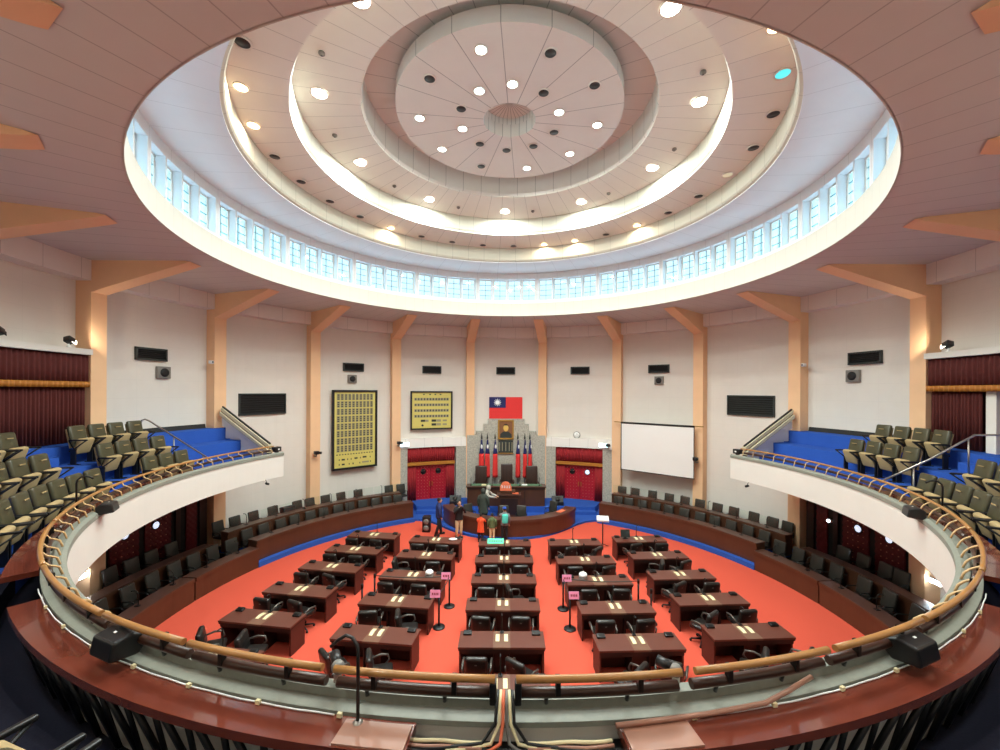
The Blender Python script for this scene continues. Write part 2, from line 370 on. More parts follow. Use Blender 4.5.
# counter (writing ledge) in segments
def counter(a, b, label, r1=9.325, r1b=None):
    t = thing('writing_counter', label, 'counter', (0, 0, 0), 0, 'polished writing counters round the gallery rail')
    n = max(4, int(abs(b-a)/1.5)); vs = []; fs = []
    for i in range(n+1):
        ph = a+(b-a)*i/n; rr = r1+((r1b or r1)-r1)*i/n
        for r, z in ((9.06, 4.13), (rr, 4.13), (rr, 4.2), (9.06, 4.2)): vs.append(P(ph, r, z))
    for i in range(n):
        for k in range(4): fs.append((i*4+k, i*4+(k+1) % 4, (i+1)*4+(k+1) % 4, (i+1)*4+k))
    fs += [(0, 1, 2, 3), (n*4+3, n*4+2, n*4+1, n*4)]
    MB().add(vs, fs).build('counter_top', 'counter', t)
    return t
CT = {}
for s, side in ((-1, 'left'), (1, 'right')):
    t = counter(s*143.6, s*175.4, 'glossy red-brown writing counter curving from the cable gap to the %s aisle' % side)
    CT[s] = t
    for k in range(15):       # slanted braces under the counter edge
        ph = s*(145+2.05*k)
        MB().tube([P(ph, 9.29, 4.12), P(ph+s*.75, 9.12, 3.52)], .024, 4).build('brace', 'plastic', t)
        MB().tube([P(ph+s*1.4, 9.29, 4.12), P(ph+s*.85, 9.12, 3.52)], .024, 4).build('brace', 'plastic', t)
    MB().arc(rectprof(9.07, 9.09, 3.5, 4.1), s*144, s*175, 24).build('back_panel', 'fascia', t)
    counter(s*136.5, s*70.3, 'long brown writing ledge in front of the %s gallery seats' % side, 9.39, 9.47)
    bd = MB().arc(rectprof(9.1, 9.31, 4.2, 4.215), s*172.2, s*175.3, 4).build('loose_board', 'counter_light')
    tag(bd, 'pale pinkish board lying on the %s counter end beside the cable gap' % side, 'board', 'pale boards on the counter ends')
    cb = MB()
    cb.tube([P(s*(141.5+k*1.0), 9.075+.003*math.sin(k*2.1), 4.21) for k in range(31)], .006, 6)
    tag(cb.build('cable', 'paper_white'), 'white cable clipped along the inner edge of the %s counter' % side, 'cable', 'white cables along the counters')
    for k in range(7):
        ph = s*(146+k*4.3)
        tag(MB().box(P(ph, 9.085, 4.222), (.035, .025, .03), RZ(-ph)).build('cable_clip', 'paper'), 'small cream clip on the %s counter cable, %s from the aisle' % (side, ORD[k]), 'clip', 'cable clips on the %s counter' % side)
# handrail in sections
secs = [(70.6, 129.7), (130.1, 143.0), (143.3, 155.4), (155.8, 163.4), (163.9, 171.6), (172.3, 180.05), (181.0, 188.6), (189.2, 197.1), (197.5, 204.5), (204.9, 217), (217.3, 231.3), (231.7, 289.4)]
def secname(a, b):
    m = (a+b)/2; side = 'right' if m < 180 else 'left'; i = secs.index((a, b)); k = (5-i) if i < 6 else i-6
    return side, k
for a, b in secs:
    side, k = secname(a, b)
    lab = ('long oak handrail section sweeping past the %s gallery seats' % side) if k == 5 else '%s oak handrail section %s of the cable gap on the near gallery edge' % (ORD[k], side)
    t = thing('handrail_section', lab, 'handrail', (0, 0, 0), 0, 'oak handrail round the gallery')
    n = max(4, int((b-a)/1.5))
    MB().tube([P(a+(b-a)*i/n, 9.05, 4.53) for i in range(n+1)], .028, 10).build('wood_rail', 'rail_wood', t)
    MB().tube([P(a+(b-a)*i/n, 9.0, 4.40) for i in range(n+1)], .038, 8).build('lower_pipe', 'rail_dark', t)
    m = (a+b)/2
    if k < 5:
        c = max(2, int(round((b-a)/3.7)))
        for i in range(c):
            ph = a+(b-a)*(i+.5)/c
            MB().box(P(ph, 9.02, 4.465), (.035, .05, .13), RZ(-ph)).build('clamp', 'chrome_dark', t)
            MB().tube([P(ph+.5, 8.99, 4.38), P(ph+.5, 8.97, 4.3)], .016, 8).build('post', 'plastic', t)
    if k >= 3:
        c = int((b-a)/2.6)
        for i in range(c):
            ph = a+(b-a)*(i+.5)/c
            pts = [P(ph, 9.05, 4.53), P(ph-.4, 8.99, 4.47), P(ph-.2, 8.94, 4.44), P(ph+.1, 8.9, 4.4), P(ph, 8.87, 4.3)]
            MB().tube(pts, .013, 6).build('bracket', 'rope', t)
# speakers on the rail
def make_speaker():
    t = thing('rail_speaker', '-', 'speaker')
    b = MB(); b.prism_x([(-.17, -.10), (-.13, .10), (.05, .13), (.16, .08), (.17, -.06), (.1, -.14)], -.21, .21); o = b.build('cabinet', 'plastic', t)
    mo = o.modifiers.new('bevel', 'BEVEL'); mo.width = .03; mo.segments = 3
    MB().box((0, -.02, .124), (.04, .025, .004), RX(8)).build('logo_plate', 'paper_white', t)
    MB().box((0, .2, -.02), (.06, .14, .05)).build('bracket', 'chrome_dark', t)
    return t
sk = Kind(make_speaker())
for a, r, z, l in ((-157.6, 9.1, 4.39, 'black wedge speaker over the left counter'), (157.6, 9.1, 4.38, 'black wedge speaker over the right counter'),
                   (-118.4, 8.72, 4.34, 'black wedge speaker hung below the rail before the left seats'), (119.3, 8.72, 4.36, 'black wedge speaker hung below the rail before the right seats')):
    near = r > 9
    o = sk.put(P(a, r, z), -R_(a)+(0 if not near else PI), l, 'wedge speakers on the gallery rail')
    o.scale = (.78,)*3 if near else (.8,)*3
for s, side in ((-1, 'left'), (1, 'right')):
    t = thing('rail_end_lamp', 'small black box light at the far end of the %s gallery rail' % side, 'light', P(s*70.4, 8.93, 4.33), -R_(s*70.4), 'box lights at the rail ends')
    MB().box((0, 0, .1), (.26, .2, .17), bev=.02).build('housing', 'plastic', t); MB().box((0, -.105, .1), (.06, .02, .05)).build('lens', 'paper_white', t); MB().box((0, 0, 0), (.1, .1, .04)).build('foot', 'chrome_dark', t)
    t = thing('security_camera', 'small camera fixed under the white %s gallery front' % side, 'camera', P(s*74.0, 8.78, 3.34), -R_(s*74.0), 'cameras under the gallery')
    MB().tube([(0, .08, .1), (0, 0, .05), (0, 0, 0)], .014, 6).build('arm', 'grey_plastic', t); MB().tube([(0, .03, -.03), (0, -.09, -.05)], .04, 10).build('body', 'plastic', t)
    # black hooked posts
    a = s*117.6
    t = thing('hooked_post', 'black hook-topped post standing on the ledge before the %s gallery seats' % side, 'post', P(a, 9.2, 4.2), -R_(a), 'hook-topped black posts')
    MB().tube([(0, 0, 0), (0, 0, .62)]+[(0, -.12+.12*math.cos(R_(q)), .62+.12*math.sin(R_(q))) for q in (30, 60, 90, 120)]+[(0, -.24, .68)], .016, 8).build('post', 'plastic', t)
    MB().lathe([(.05, 0), (.05, .015), (.02, .03)], 14).build('base_flange', 'steel', t)
t = thing('hooked_post', 'tall black hook-topped post on the left counter near the cable gap', 'post', P(-172.8, 9.12, 4.2), 0, 'hook-topped black posts')
MB().tube([(0, 0, 0), (0, 0, .5), (-.01, .01, .56), (-.05, .02, .61), (-.1, .03, .62), (-.16, .04, .58), (-.22, .06, .52)], .013, 8).build('post', 'plastic', t)
MB().lathe([(.04, 0), (.04, .012), (.018, .03)], 14).build('base_flange', 'steel', t)
for a, l in ((-171.0, 'black swivel camera strapped to the rail joint left of the cable gap'), (172.0, 'black swivel camera strapped to the rail joint right of the cable gap')):
    t = thing('rail_camera', l, 'camera', P(a, 8.9, 4.36), -R_(a)+.5, 'swivel cameras on the rail joints'); t.scale = (.6,)*3
    MB().box((0, 0, .0), (.1, .06, .12), bev=.01).build('clamp', 'steel', t); MB().lathe([(.045, .06), (.075, .1), (.08, .16), (.05, .2)], 16).build('swivel_head', 'grey_plastic', t)
    MB().tube([(0, -.05, .14), (.05, -.24, .16)], [.06, .07], 12).build('lens_barrel', 'plastic', t)
# cable bundle in the rear gap
for k in range(6):
    x = -.05+.022*k
    tag(MB().tube([P(180.55+(k-2.5)*.13, 8.98, 4.4), P(180.55+(k-2.5)*.15, 9.06, 4.36), P(180.55+(k-2.5)*.17, 9.1, 4.25), P(180.55+(k-2.5)*.4, 9.15, 4.15), P(180.55+(k-2.5)*1.1, 9.17, 4.125), P(180.55+(k-2.5)*1.7, 9.19, 4.12)], .012, 6).build('cable', ['plastic', 'paper', 'grey_plastic', 'salmon', 'paper', 'plastic'][k]),
        ['black outermost cable hanging left in the rail gap', 'cream cable hanging left of the rail gap middle', 'grey cable hanging at the rail gap middle', 'orange cable hanging among the rail gap bundle', 'cream cable hanging right of the orange cable', 'black outermost cable hanging right in the rail gap'][k], 'cable', 'cables hanging in the rail gap')
for s in (-1, 1):
    for k in range(3):
        tag(MB().tube([P(180.55-s*(1.0+.42*i), 9.12+.045*k+.006*math.sin(i*1.1+k), 4.13) for i in range(10)], .013, 6).build('cable', ['paper', 'counter_light', 'plastic'][k]),
            ['cream', 'tan', 'black'][k]+' cable lying along the tray %s of the rail gap' % ('right' if s > 0 else 'left'), 'cable', 'cables along the rear tray')
for ph in (179.95, 181.1):
    t = thing('rail_clamp', 'black clamp block at the rail gap, %s of the cables' % ('right' if ph < 180.5 else 'left'), 'clamp', P(ph, 9.02, 4.36), -R_(ph), 'clamps at the rail gap')
    MB().box((0, 0, .06), (.05, .08, .16), None, .01).build('block', 'plastic', t); MB().box((0, -.02, -.02), (.03, .03, .06)).build('stem', 'chrome_dark', t)
tr = MB().arc([(9.07, 4.06), (9.36, 4.06), (9.36, 4.1), (9.07, 4.1)], 174.6, 185.4, 10).build('cable_tray', 'chrome_dark')
tag(tr, 'dark metal tray under the rail gap carrying the cables', 'tray')
for s, side in ((1, 'right'),):
    tag(MB().tube([P(175.6, 9.12, 4.235), P(173.5, 9.1, 4.235), P(171, 9.09, 4.235), P(168, 9.08, 4.24), P(166.5, 9.05, 4.27), P(164.6, 9.0, 4.3)], .018, 8).build('cable', 'counter_light'), 'thick tan conduit lying on the right counter beside the gap', 'cable')
# ------------------------------------------------------------------ gallery seats
def make_theatre_seat():
    t = thing('theatre_seat', '-', 'seat')
    b = MB().box((0, .02, .72), (.46, .1, .54), RX(-12), .05).build('backrest', 'olive', t)
    MB().box((0, -.035, .86), (.16, .012, .02), RX(-12)).build('backrest_slot', 'khaki', b)
    MB().box((0, .085, .66), (.42, .03, .5), RX(-12), .012).build('back_shell', 'khaki', t)
    MB().box((0, -.12, .46), (.43, .42, .12), RX(-70), .045).build('seat_cushion', 'khaki', t)
    MB().box((0, .02, .34), (.40, .10, .05), None, .015).build('seat_hinge', 'plastic', t)
    for s in (-1, 1):
        a = MB(); a.box((s*.245, -.2, .63), (.045, .42, .04), bev=.012)
        a.build('armrest', 'plastic', t)
        MB().tube([(s*.245, -.38, .62), (s*.245, -.1, .4), (s*.245, .02, .62)], .018, 6).build('arm_support', 'plastic', t)
        MB().box((s*.24, -.08, .2), (.035, .12, .4)).build('leg', 'plastic', t)
        MB().box((s*.24, -.1, .012), (.06, .26, .024)).build('foot_plate', 'plastic', t)
    return t
ts = Kind(make_theatre_seat())
SEATS = [
 (-1, 'front row', 9.8, 3.78, 'block by the aisle side towards the counter', [-105.5, -108.9, -112.2, -115.6, -119.0, -122.6, -126.0]),
 (-1, 'middle row', 10.55, 4.2, 'block towards the counter', [-107.3, -110.5, -113.6, -116.8]),
 (-1, 'back row', 11.3, 4.65, 'block towards the counter', [-105.8, -108.8, -111.8]),
 (-1, 'back row', 11.3, 4.65, 'block under the white wall', [-87.6, -90.6, -93.5, -96.4]),
 (-1, 'middle row', 10.55, 4.2, 'block under the white wall', [-87.7, -90.8, -93.9, -97.0]),
 (-1, 'front row', 9.8, 3.78, 'block under the white wall', [-87.8, -91.1, -94.4]),
 (1, 'back row', 11.3, 4.65, 'block under the white wall', [88.0, 90.9, 93.8, 96.7]),
 (1, 'middle row', 10.55, 4.2, 'block under the white wall', [87.5, 90.6, 93.7, 97.0]),
 (1, 'front row', 9.8, 3.78, 'block towards the counter', [106.0, 109.3, 112.6, 115.9, 119.2, 122.6]),
 (1, 'middle row', 10.55, 4.2, 'block towards the counter', [108.3, 111.4, 114.5]),
]
for s, row, r, z, blk, L_ in SEATS:
    side = 'left' if s < 0 else 'right'; blk = blk.replace('by the aisle side ', '')
    from_ = 'far end' if 'wall' in blk else 'aisle'
    for i, a in enumerate(L_):
        ts.put(P(a, r, z), -R_(a), 'olive and khaki seat, %s gallery %s, %s, %s from %s' % (side, row, blk.replace('block ', ''), ORD[i], from_), 'theatre seats of the %s gallery' % side)
for a, l in ((-162.3, 'khaki seat seen from behind below the viewer, at the left counter'), (-166.0, 'khaki seat seen from behind, closer to the rail gap than its neighbour')):
    ts.put(P(a, 10.2, 3.78), -R_(a), l, 'theatre seats before the viewer')
# steel stair handrails of the aisles
def handrail(name, a, pts, posts, label):
    t = thing(name, label, 'handrail', (0, 0, 0), 0, 'steel aisle handrails')
    MB().tube([P(a+da, r, z) for da, r, z in pts], .024, 8).build('rail', 'steel', t)
    for da, r, z0, z1 in posts: MB().tube([P(a+da, r, z0), P(a+da, r, z1)], .018, 8).build('post', 'steel', t)
handrail('aisle_handrail', -84.6, [(0, 11.75, 5.1), (0, 11.78, 5.45), (0, 11.72, 5.6), (0, 11.6, 5.64), (0, 11.45, 5.58), (0, 9.35, 4.4), (0, 9.25, 4.36)], [(0, 10.6, 4.2, 5.08), (0, 9.6, 3.78, 4.52)], 'steel handrail sloping down beside the left gallery seats')
handrail('aisle_handrail', 101.9, [(2.4, 11.75, 5.1), (2.2, 11.7, 5.5), (2.0, 11.5, 5.66), (1.6, 11.0, 5.64), (.8, 10.2, 5.0), (0, 9.3, 4.4)], [(1.5, 10.9, 4.65, 5.56), (.55, 9.95, 3.78, 4.84)], 'steel handrail sloping down the right gallery aisle')
# ------------------------------------------------------------------ wall fittings
def wall_thing(name, label, cat, phi, r, z, group=None): return thing(name, label, cat, P(phi, r, z), -R_(phi), group)
def louvre(phi, z0, z1, w, n, label, grp, m='black'):
    t = wall_thing('wall_vent', label, 'vent', phi, 12.36, (z0+z1)/2, grp); h = z1-z0
    f = MB()
    for s in (-1, 1): f.box((s*(w/2), -.03, 0), (.06, .08, h+.06)); f.box((0, -.03, s*h/2), (w+.06, .08, .06))
    f.build('frame', 'vent', t)
    MB().box((0, .0, 0), (w, .02, h)).build('back_plate', 'black', t)
    s = MB()
    for k in range(n): s.box((0, -.025, -h/2+h*(k+.5)/n), (w-.06, .05, .012), RX(35))
    s.build('slats', m, t)
names = {-80: 'above the left gallery seats', 80: 'above the right gallery seats', -40: 'above the tall yellow board', -20: 'above the smaller yellow board', 0: 'above the wall flag', 20: 'above the wall clock', 40: 'above the projection screen'}
for a, w in ((-80.5, 1.0), (80.6, 1.05), (-40.3, 1.02), (-20.3, 1.02), (-.2, 1.06), (20, 1.02), (40, 1.02)):
    k = min(names, key=lambda q: abs(q-a)); louvre(a, 7.6, 7.97, w, 6, 'small black wall vent '+names[k], 'small vents high on the wall')
louvre(-60.4, 5.53, 6.4, 2.0, 9, 'wide black louvre beside the left gallery end', 'wide louvres on the wall'); louvre(60.3, 5.58, 6.42, 2.0, 9, 'wide black louvre beside the right gallery end', 'wide louvres on the wall', 'vent')
for a, l in ((-78.6, 'left gallery'), (78.8, 'right gallery'), (-40.6, 'tall yellow board'), (40.1, 'projection screen')):
    t = wall_thing('wall_speaker', 'square grey wall speaker under the vent above the %s' % l, 'speaker', a, 12.34, 7.05, 'square wall speakers')
    MB().box((0, 0, .13), (.46, .12, .42), bev=.02).build('housing', 'grey_plastic', t); MB().lathe([(.15, 0), (.15, .02), (.06, .03), (0, .02)], 20, (0, -.055, .13), rot=RX(90)).build('cone', 'black', t)
# tall board
t = wall_thing('voting_board', 'tall yellow roll board of small name plates in a black frame', 'board', -40.2, 12.12, 2.6); w, h = 2.22, 3.95
MB().box((0, .04, h/2), (w, .08, h)).build('panel', 'board', t)
f = MB()
for s in (-1, 1): f.box((s*w/2, .0, h/2), (.1, .14, h+.1)); f.box((0, 0, h/2+s*h/2), (w+.1, .14, .1))
f.build('frame', 'black', t)
pl = MB(); pd = MB()
for i in range(10):
    for j in range(8):
        x = -w/2+.16+(w-.32)*(i+.5)/10; z = h-.12-(h-.95)*(j+.5)/8
        pl.box((x, -.005, z), (.15, .012, .33)); 
        for q in range(3): pd.box((x+.0, -.014, z+.1-.1*q), (.09, .01, .05))
np_ = pl.build('name_plates', 'plate_pale', t)
for i in range(14):
    pd.box((-w/2+.2+(w-.4)*i/13, -.005, .72), (.07, .01, .05))
for x, z, ww in ((-.6, .46, .16), (.05, .48, .16), (.5, .5, .2), (-.6, .22, .14), (-.8, .46, .04), (-.38, .46, .04), (-.2, .46, .04), (.28, .48, .04), (.8, .48, .04), (-.8, .22, .04), (-.3, .22, .04), (-.1, .22, .06), (.25, .22, .04), (.82, .24, .04)): pd.box((x, -.005, z), (ww, .012, .08))
pd.build('lettering', 'vent', np_)
MB().box((.55, -.005, .24), (.36, .012, .08)).build('blank_plate', 'plate', t)
# smaller board
t = wall_thing('voting_board', 'smaller yellow roll board above the left stage door', 'board', -20.4, 12.2, 4.42); w, h = 2.3, 2.1
MB().box((0, .04, h/2), (w, .08, h)).build('panel', 'board', t)
f = MB()
for s in (-1, 1): f.box((s*w/2, 0, h/2), (.08, .14, h+.08)); f.box((0, 0, h/2+s*h/2), (w+.08, .14, .08))
f.build('frame', 'black', t)
pl = MB(); pd = MB()
for j in range(4):
    for i in range(12):
        x = -w/2+.16+(w-.32)*(i+.5)/12; z = h-.42-.32*j
        pl.box((x, -.005, z), (.15, .012, .15)); pd.box((x, -.014, z), (.05, .01, .11))
for x in (-.45, -.1, .2, .5): pd.box((x, -.005, h-.15), (.1, .012, .06))
pd.box((-.5, -.005, .46), (.24, .012, .12)); pd.box((.12, -.005, .46), (.26, .012, .13)); pd.box((.12, -.005, .24), (.26, .012, .13)); pd.lathe([(.06, 0), (.06, .015)], 12, (-.52, 0, .2), rot=RX(90))
pl.box((-.28, -.005, .46), (.2, .012, .12)); pl.box((.4, -.005, .46), (.26, .012, .13)); pl.box((.75, -.005, .46), (.24, .012, .1)); pl.box((.4, -.005, .24), (.26, .012, .13)); pl.box((.75, -.005, .24), (.24, .012, .1))
np_ = pl.build('name_plates', 'plate', t); pd.build('lettering', 'vent', np_)
# projection screen
t = wall_thing('projection_screen', 'white pull-down projection screen between two pillars', 'screen', 40.8, 11.5, 2.46)
MB().box((0, 0, 1.22), (3.62, .02, 2.44)).build('screen_cloth', 'screen', t)
b = MB()
for s in (-1, 1): b.box((s*1.83, 0, 1.22), (.03, .025, 2.44))
b.box((0, 0, .0), (3.7, .03, .04)); b.build('border', 'black', t)
MB().tube([(-1.85, 0, 2.48), (1.85, 0, 2.48)], .05, 10).build('roller', 'black', t)
MB().tube([(-2.25, .02, 2.5), (2.25, .02, 2.5)], .022, 8).build('hanging_bar', 'gold_frame', t)
# wall flag
t = wall_thing('wall_flag', 'large red flag with blue corner and white sun on the far wall', 'flag', -.15, 12.28, 4.96); w, h = 1.96, 1.27
MB().box((0, 0, h/2), (w, .03, h)).build('red_field', 'flag_red', t)
MB().box((-w/4, -.02, h*.75), (w/2, .012, h/2)).build('blue_canton', 'flag_blue', t)
s_ = MB(); cx, cz = -w/4, h*.75
s_.prism_y([(cx+.12*math.cos(2*PI*k/24), cz+.12*math.sin(2*PI*k/24)) for k in range(24)], -.034, -.027)
for k in range(12):
    a = 2*PI*k/12; s_.prism_y([(cx+.135*math.cos(a-.2), cz+.135*math.sin(a-.2)), (cx+.24*math.cos(a), cz+.24*math.sin(a)), (cx+.135*math.cos(a+.2), cz+.135*math.sin(a+.2))], -.034, -.027)
s_.build('white_sun', 'flag_white', t)
# portrait and plaque
t = wall_thing('portrait_painting', 'gilt framed portrait of a man on the stone wall under the flag', 'painting', -.1, 11.86, 3.83)
MB().box((0, .02, .52), (.8, .04, 1.0)).build('canvas', 'portrait_bg', t)
f = MB()
for s in (-1, 1): f.box((s*.42, 0, .52), (.08, .1, 1.12)); f.box((0, 0, .52+s*.52), (.92, .1, .08))
f.build('frame', 'gold_frame', t)
MB().prism_y([(-.34, .04), (.34, .04), (.32, .26), (.16, .4), (-.16, .4), (-.32, .26)], -.012, 0).build('painted_jacket', 'vent', t)
MB().ellip((0, -.01, .62), (.15, .012, .21)).build('painted_face', 'face_yellow', t)
MB().prism_y([(-.15, .68), (-.12, .8), (0, .86), (.12, .8), (.15, .68), (.1, .76), (-.1, .76)], -.026, -.02).build('painted_hair', 'hair', t)
t = wall_thing('inscription_plaque', 'dark stone plaque with gilt edge under the portrait', 'plaque', -.1, 11.87, 2.98)
MB().box((0, 0, .37), (.86, .05, .72)).build('slab', 'vent', t)
b = MB()
for x in (-.36, -.2, .0, .2, .36): b.box((x, -.03, .38), (.05, .012, .52))
b.build('lettering', 'plate', t)
MB().box((0, -.01, .0), (.9, .08, .05)).build('edge', 'gold_frame', t)
# clock
t = wall_thing('wall_clock', 'small round white clock above the right stage door', 'clock', 19.2, 12.38, 3.98+.1)
MB().lathe([(.2, 0), (.2, .04), (.17, .05)], 28, rot=RX(90)).build('rim', 'grey_plastic', t); MB().lathe([(.17, .05), (.17, .055)], 28, rot=RX(90)).build('dial', 'paper_white', t)
h_ = MB(); h_.box((.03, -.06, .03), (.014, .006, .1), RY(45)); h_.box((0, -.06, .06), (.01, .006, .13)); h_.build('hands', 'black', t)
# pillar cameras, sensors, flood lamps
for a, r, z, l in ((-50.3, 11.9, 3.6, 'dark camera on a wall arm on the pillar beside the tall yellow board'), (28.2, 11.85, 3.65, 'dark camera on a wall arm left of the projection screen'),
                (-29.7, 11.85, 3.75, 'dark camera on a wall arm on the pillar left of the stage door'), (50.2, 11.85, 3.4, 'dark camera on a wall arm right of the projection screen')):
    t = wall_thing('pillar_camera', l, 'camera', a, r, z, 'cameras on the pillars')
    MB().tube([(0, .06, -.16), (0, -.16, -.16), (0, -.2, -.05)], .03, 8).build('arm', 'grey_plastic', t); MB().box((0, -.2, .02), (.2, .22, .16), bev=.03).build('body', 'plastic', t); MB().tube([(.06, -.3, .02), (.14, -.4, .02)], .06, 12).build('lens', 'black', t)
for a, l in ((-71.5, 'left'), (71.5, 'right')):
    t = wall_thing('wall_sensor', 'small white sensor box high on the %s gallery pillar' % l, 'sensor', a, 12.02, 7.65, 'sensors on the pillars')
    MB().box((0, 0, 0), (.12, .16, .12), bev=.02).build('housing', 'paper_white', t); MB().box((.0, -.085, 0), (.06, .02, .06)).build('lens', 'black', t)
# ------------------------------------------------------------------ curtained openings at the gallery back
def pleats(a0, a1, r, z0, z1, amp, n, seg=None, th=.03):
    """a pleated sheet hung along the arc"""
    k = n*8; vs = []; fs = []
    for i in range(k+1):
        a = a0+(a1-a0)*i/k; d = amp*math.sin(2*PI*n*i/k)+.3*amp*math.sin(2*PI*n*.37*i/k)
        for rr, z in ((r+d, z0), (r+d, z1), (r+d+th, z1), (r+d+th, z0)): vs.append(P(a, rr, z))
    for i in range(k):
        for q in range(4): fs.append((i*4+q, i*4+(q+1) % 4, i*4+4+(q+1) % 4, i*4+4+q))
    fs += [(0, 1, 2, 3), (k*4+3, k*4+2, k*4+1, k*4)]
    return MB().add(vs, fs, 0, True)
for s, side in ((-1, 'left'), (1, 'right')):
    a0, a1 = s*91.3, s*108.6
    t = thing('gallery_curtain', 'maroon pleated curtain with gold band behind the %s gallery' % side, 'curtain', (0, 0, 0), 0, 'maroon gallery curtains')
    if s < 0: pleats(a0, a1, 12.08, 5.12, 6.7, .04, 34).build('drape', 'drape', t)
    else: pleats(a0, s*97.6, 12.08, 5.12, 6.7, .04, 14).build('drape', 'drape', t)
    pleats(a0, a1, 11.98, 6.7, 7.55, .03, 26).build('valance', 'drape', t)
    pleats(a0, a1, 11.93, 6.64, 6.8, .03, 26).build('gold_band', 'gold', t)
    struct(MB().arc([(11.86, 7.56), (12.4, 7.56), (12.4, 7.72), (11.86, 7.72)], a0, a1, 14).build('trim_8' if s < 0 else 'trim_9', 'fascia'))
    struct(MB().arc(rectprof(12.36, 12.4, 5.1, 7.56), a0, a1, 14).build('door_9' if s < 0 else 'door_10', 'black' if s < 0 else 'drape'))
    if s > 0: struct(MB().arc(rectprof(12.1, 12.34, 5.1, 6.9), 98.0, 99.2, 3).build('trim_10', 'white'))
lamps = [(-102.6, 'left gallery curtain ledge away from the pillar'), (-93.9, 'left gallery curtain ledge beside the pillar'), (93.9, 'right gallery curtain ledge beside the pillar')]
for a, l in lamps:
    t = wall_thing('flood_lamp', 'small flood lamp on the %s' % l, 'lamp', a, 12.0, 7.72, 'flood lamps on the curtain ledges')
    MB().lathe([(.06, 0), (.06, .02), (.02, .04), (.02, .1)], 12).build('stand', 'paper_white', t)
    q = RY(-25 if a > 0 else 25) @ RX(-20)
    MB().box((0, -.02, .2), (.2, .16, .16), q, .02).build('housing', 'plastic' , t)
    MB().box((-.06*(1 if a > 0 else -1), -.09, .17), (.14, .01, .11), q).build('lens', 'lamp_white' if abs(a) < 100 else 'black', t)
# ------------------------------------------------------------------ under-gallery doors
def quilt(a0, a1, r, z0, z1, nx, nz, amp=.04):
    kx, kz = nx*4, nz*4; vs = []; fs = []
    for i in range(kx+1):
        for j in range(kz+1):
            u, v = nx*i/kx, nz*j/kz; d = amp*abs(math.sin(PI*(u+v)/1))**.5*abs(math.sin(PI*(u-v)))**.5
            vs.append(P(a0+(a1-a0)*i/kx, r-d, z0+(z1-z0)*j/kz))
    for i in range(kx):
        for j in range(kz): q = i*(kz+1)+j; fs.append((q, q+1, q+kz+2, q+kz+1))
    n = len(vs)
    b = [P(a0, r+.05, z0), P(a1, r+.05, z0), P(a1, r+.05, z1), P(a0, r+.05, z1)]
    m = MB().add(vs, fs, 0, True); m.arc(rectprof(r, r+.05, z0, z1), a0, a1, 4); return m
def studs(a0, a1, r, z0, z1, nx, nz):
    m = MB()
    for i in range(1, nx):
        for j in range(1, nz): m.ellip(P(a0+(a1-a0)*i/nx, r, z0+(z1-z0)*j/nz), (.02, .02, .02), 6, 4)
    return m
def porthole(t, a, r, z, m, rr=.12):
    rot = Matrix.Rotation(-R_(a), 4, 'Z') @ RX(90)
    MB().lathe([(rr+.03, 0), (rr+.03, .03), (rr, .035), (rr, .01)], 20, P(a, r, z), rot=rot).build('porthole_ring', 'chrome_dark', t)
    MB().lathe([(rr, .01), (rr, .016)], 20, P(a, r, z), rot=rot).build('porthole_glass', m, t)
dn = 1
glow('porthole_glow', S(205, 215, 235), 1.1)
for s, side in ((-1, 'left'), (1, 'right')):
    struct(MB().arc(rectprof(12.3, 12.4, .25, 3.42), s*71.4, s*88.6, 8).build('door_%d' % dn, 'black'), 'dark timber door surround under the %s gallery' % side); dn += 1
    for a0, a1, ap in ((77.6, 81.7, 80.1), (82.7, 87.0, 84.85)):
        t = thing('door_%d' % dn, None, None); t['kind'] = 'structure'; dn += 1
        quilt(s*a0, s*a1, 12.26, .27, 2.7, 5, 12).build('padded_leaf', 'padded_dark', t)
        studs(s*a0, s*a1, 12.24, .27, 2.7, 5, 12).build('studs', 'button', t)
        porthole(t, s*ap, 12.24, 1.93, 'porthole_glow')
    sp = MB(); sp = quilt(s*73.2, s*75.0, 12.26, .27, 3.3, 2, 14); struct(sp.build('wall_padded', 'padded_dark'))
    struct(MB().arc(rectprof(12.2, 12.32, .25, 3.42), s*76.1, s*76.9, 2).build('trim_11' if s < 0 else 'trim_12', 'bench_dark'))
    struct(MB().arc(rectprof(12.2, 12.32, .25, 3.42), s*71.5, s*72.8, 2).build('trim_13' if s < 0 else 'trim_14', 'bench_dark'))
    t = wall_thing('emergency_light', 'bright tube light on the white wall under the %s gallery' % side, 'light', s*92.4, 12.0, 1.32, 'tube lights under the gallery')
    MB().box((0, 0, 0), (.36, .1, .14), bev=.02).build('housing', 'paper_white', t); MB().box((0, -.055, 0), (.3, .02, .09)).build('tube', 'tube_light', t)
    d = bpy.data.lights.new('tube_lamp', 'AREA'); d.shape = 'RECTANGLE'; d.size = .42; d.size_y = .1; d.energy = 12; d.color = (.85, .95, 1)
    l = bpy.data.objects.new('tube_lamp', d); C.objects.link(l); l.parent = t; l.location = (0, -.08, 0); l.rotation_euler = (PI/2, 0, 0)
t = wall_thing('spot_light', 'bright small lamp beside the right padded doors under the gallery', 'light', 75.5, 12.2, 1.9)
MB().box((0, .02, 0), (.16, .1, .12), bev=.02).build('housing', 'paper_white', t); MB().ellip((0, -.05, 0), (.06, .03, .05)).build('bulb', 'tube_light', t)
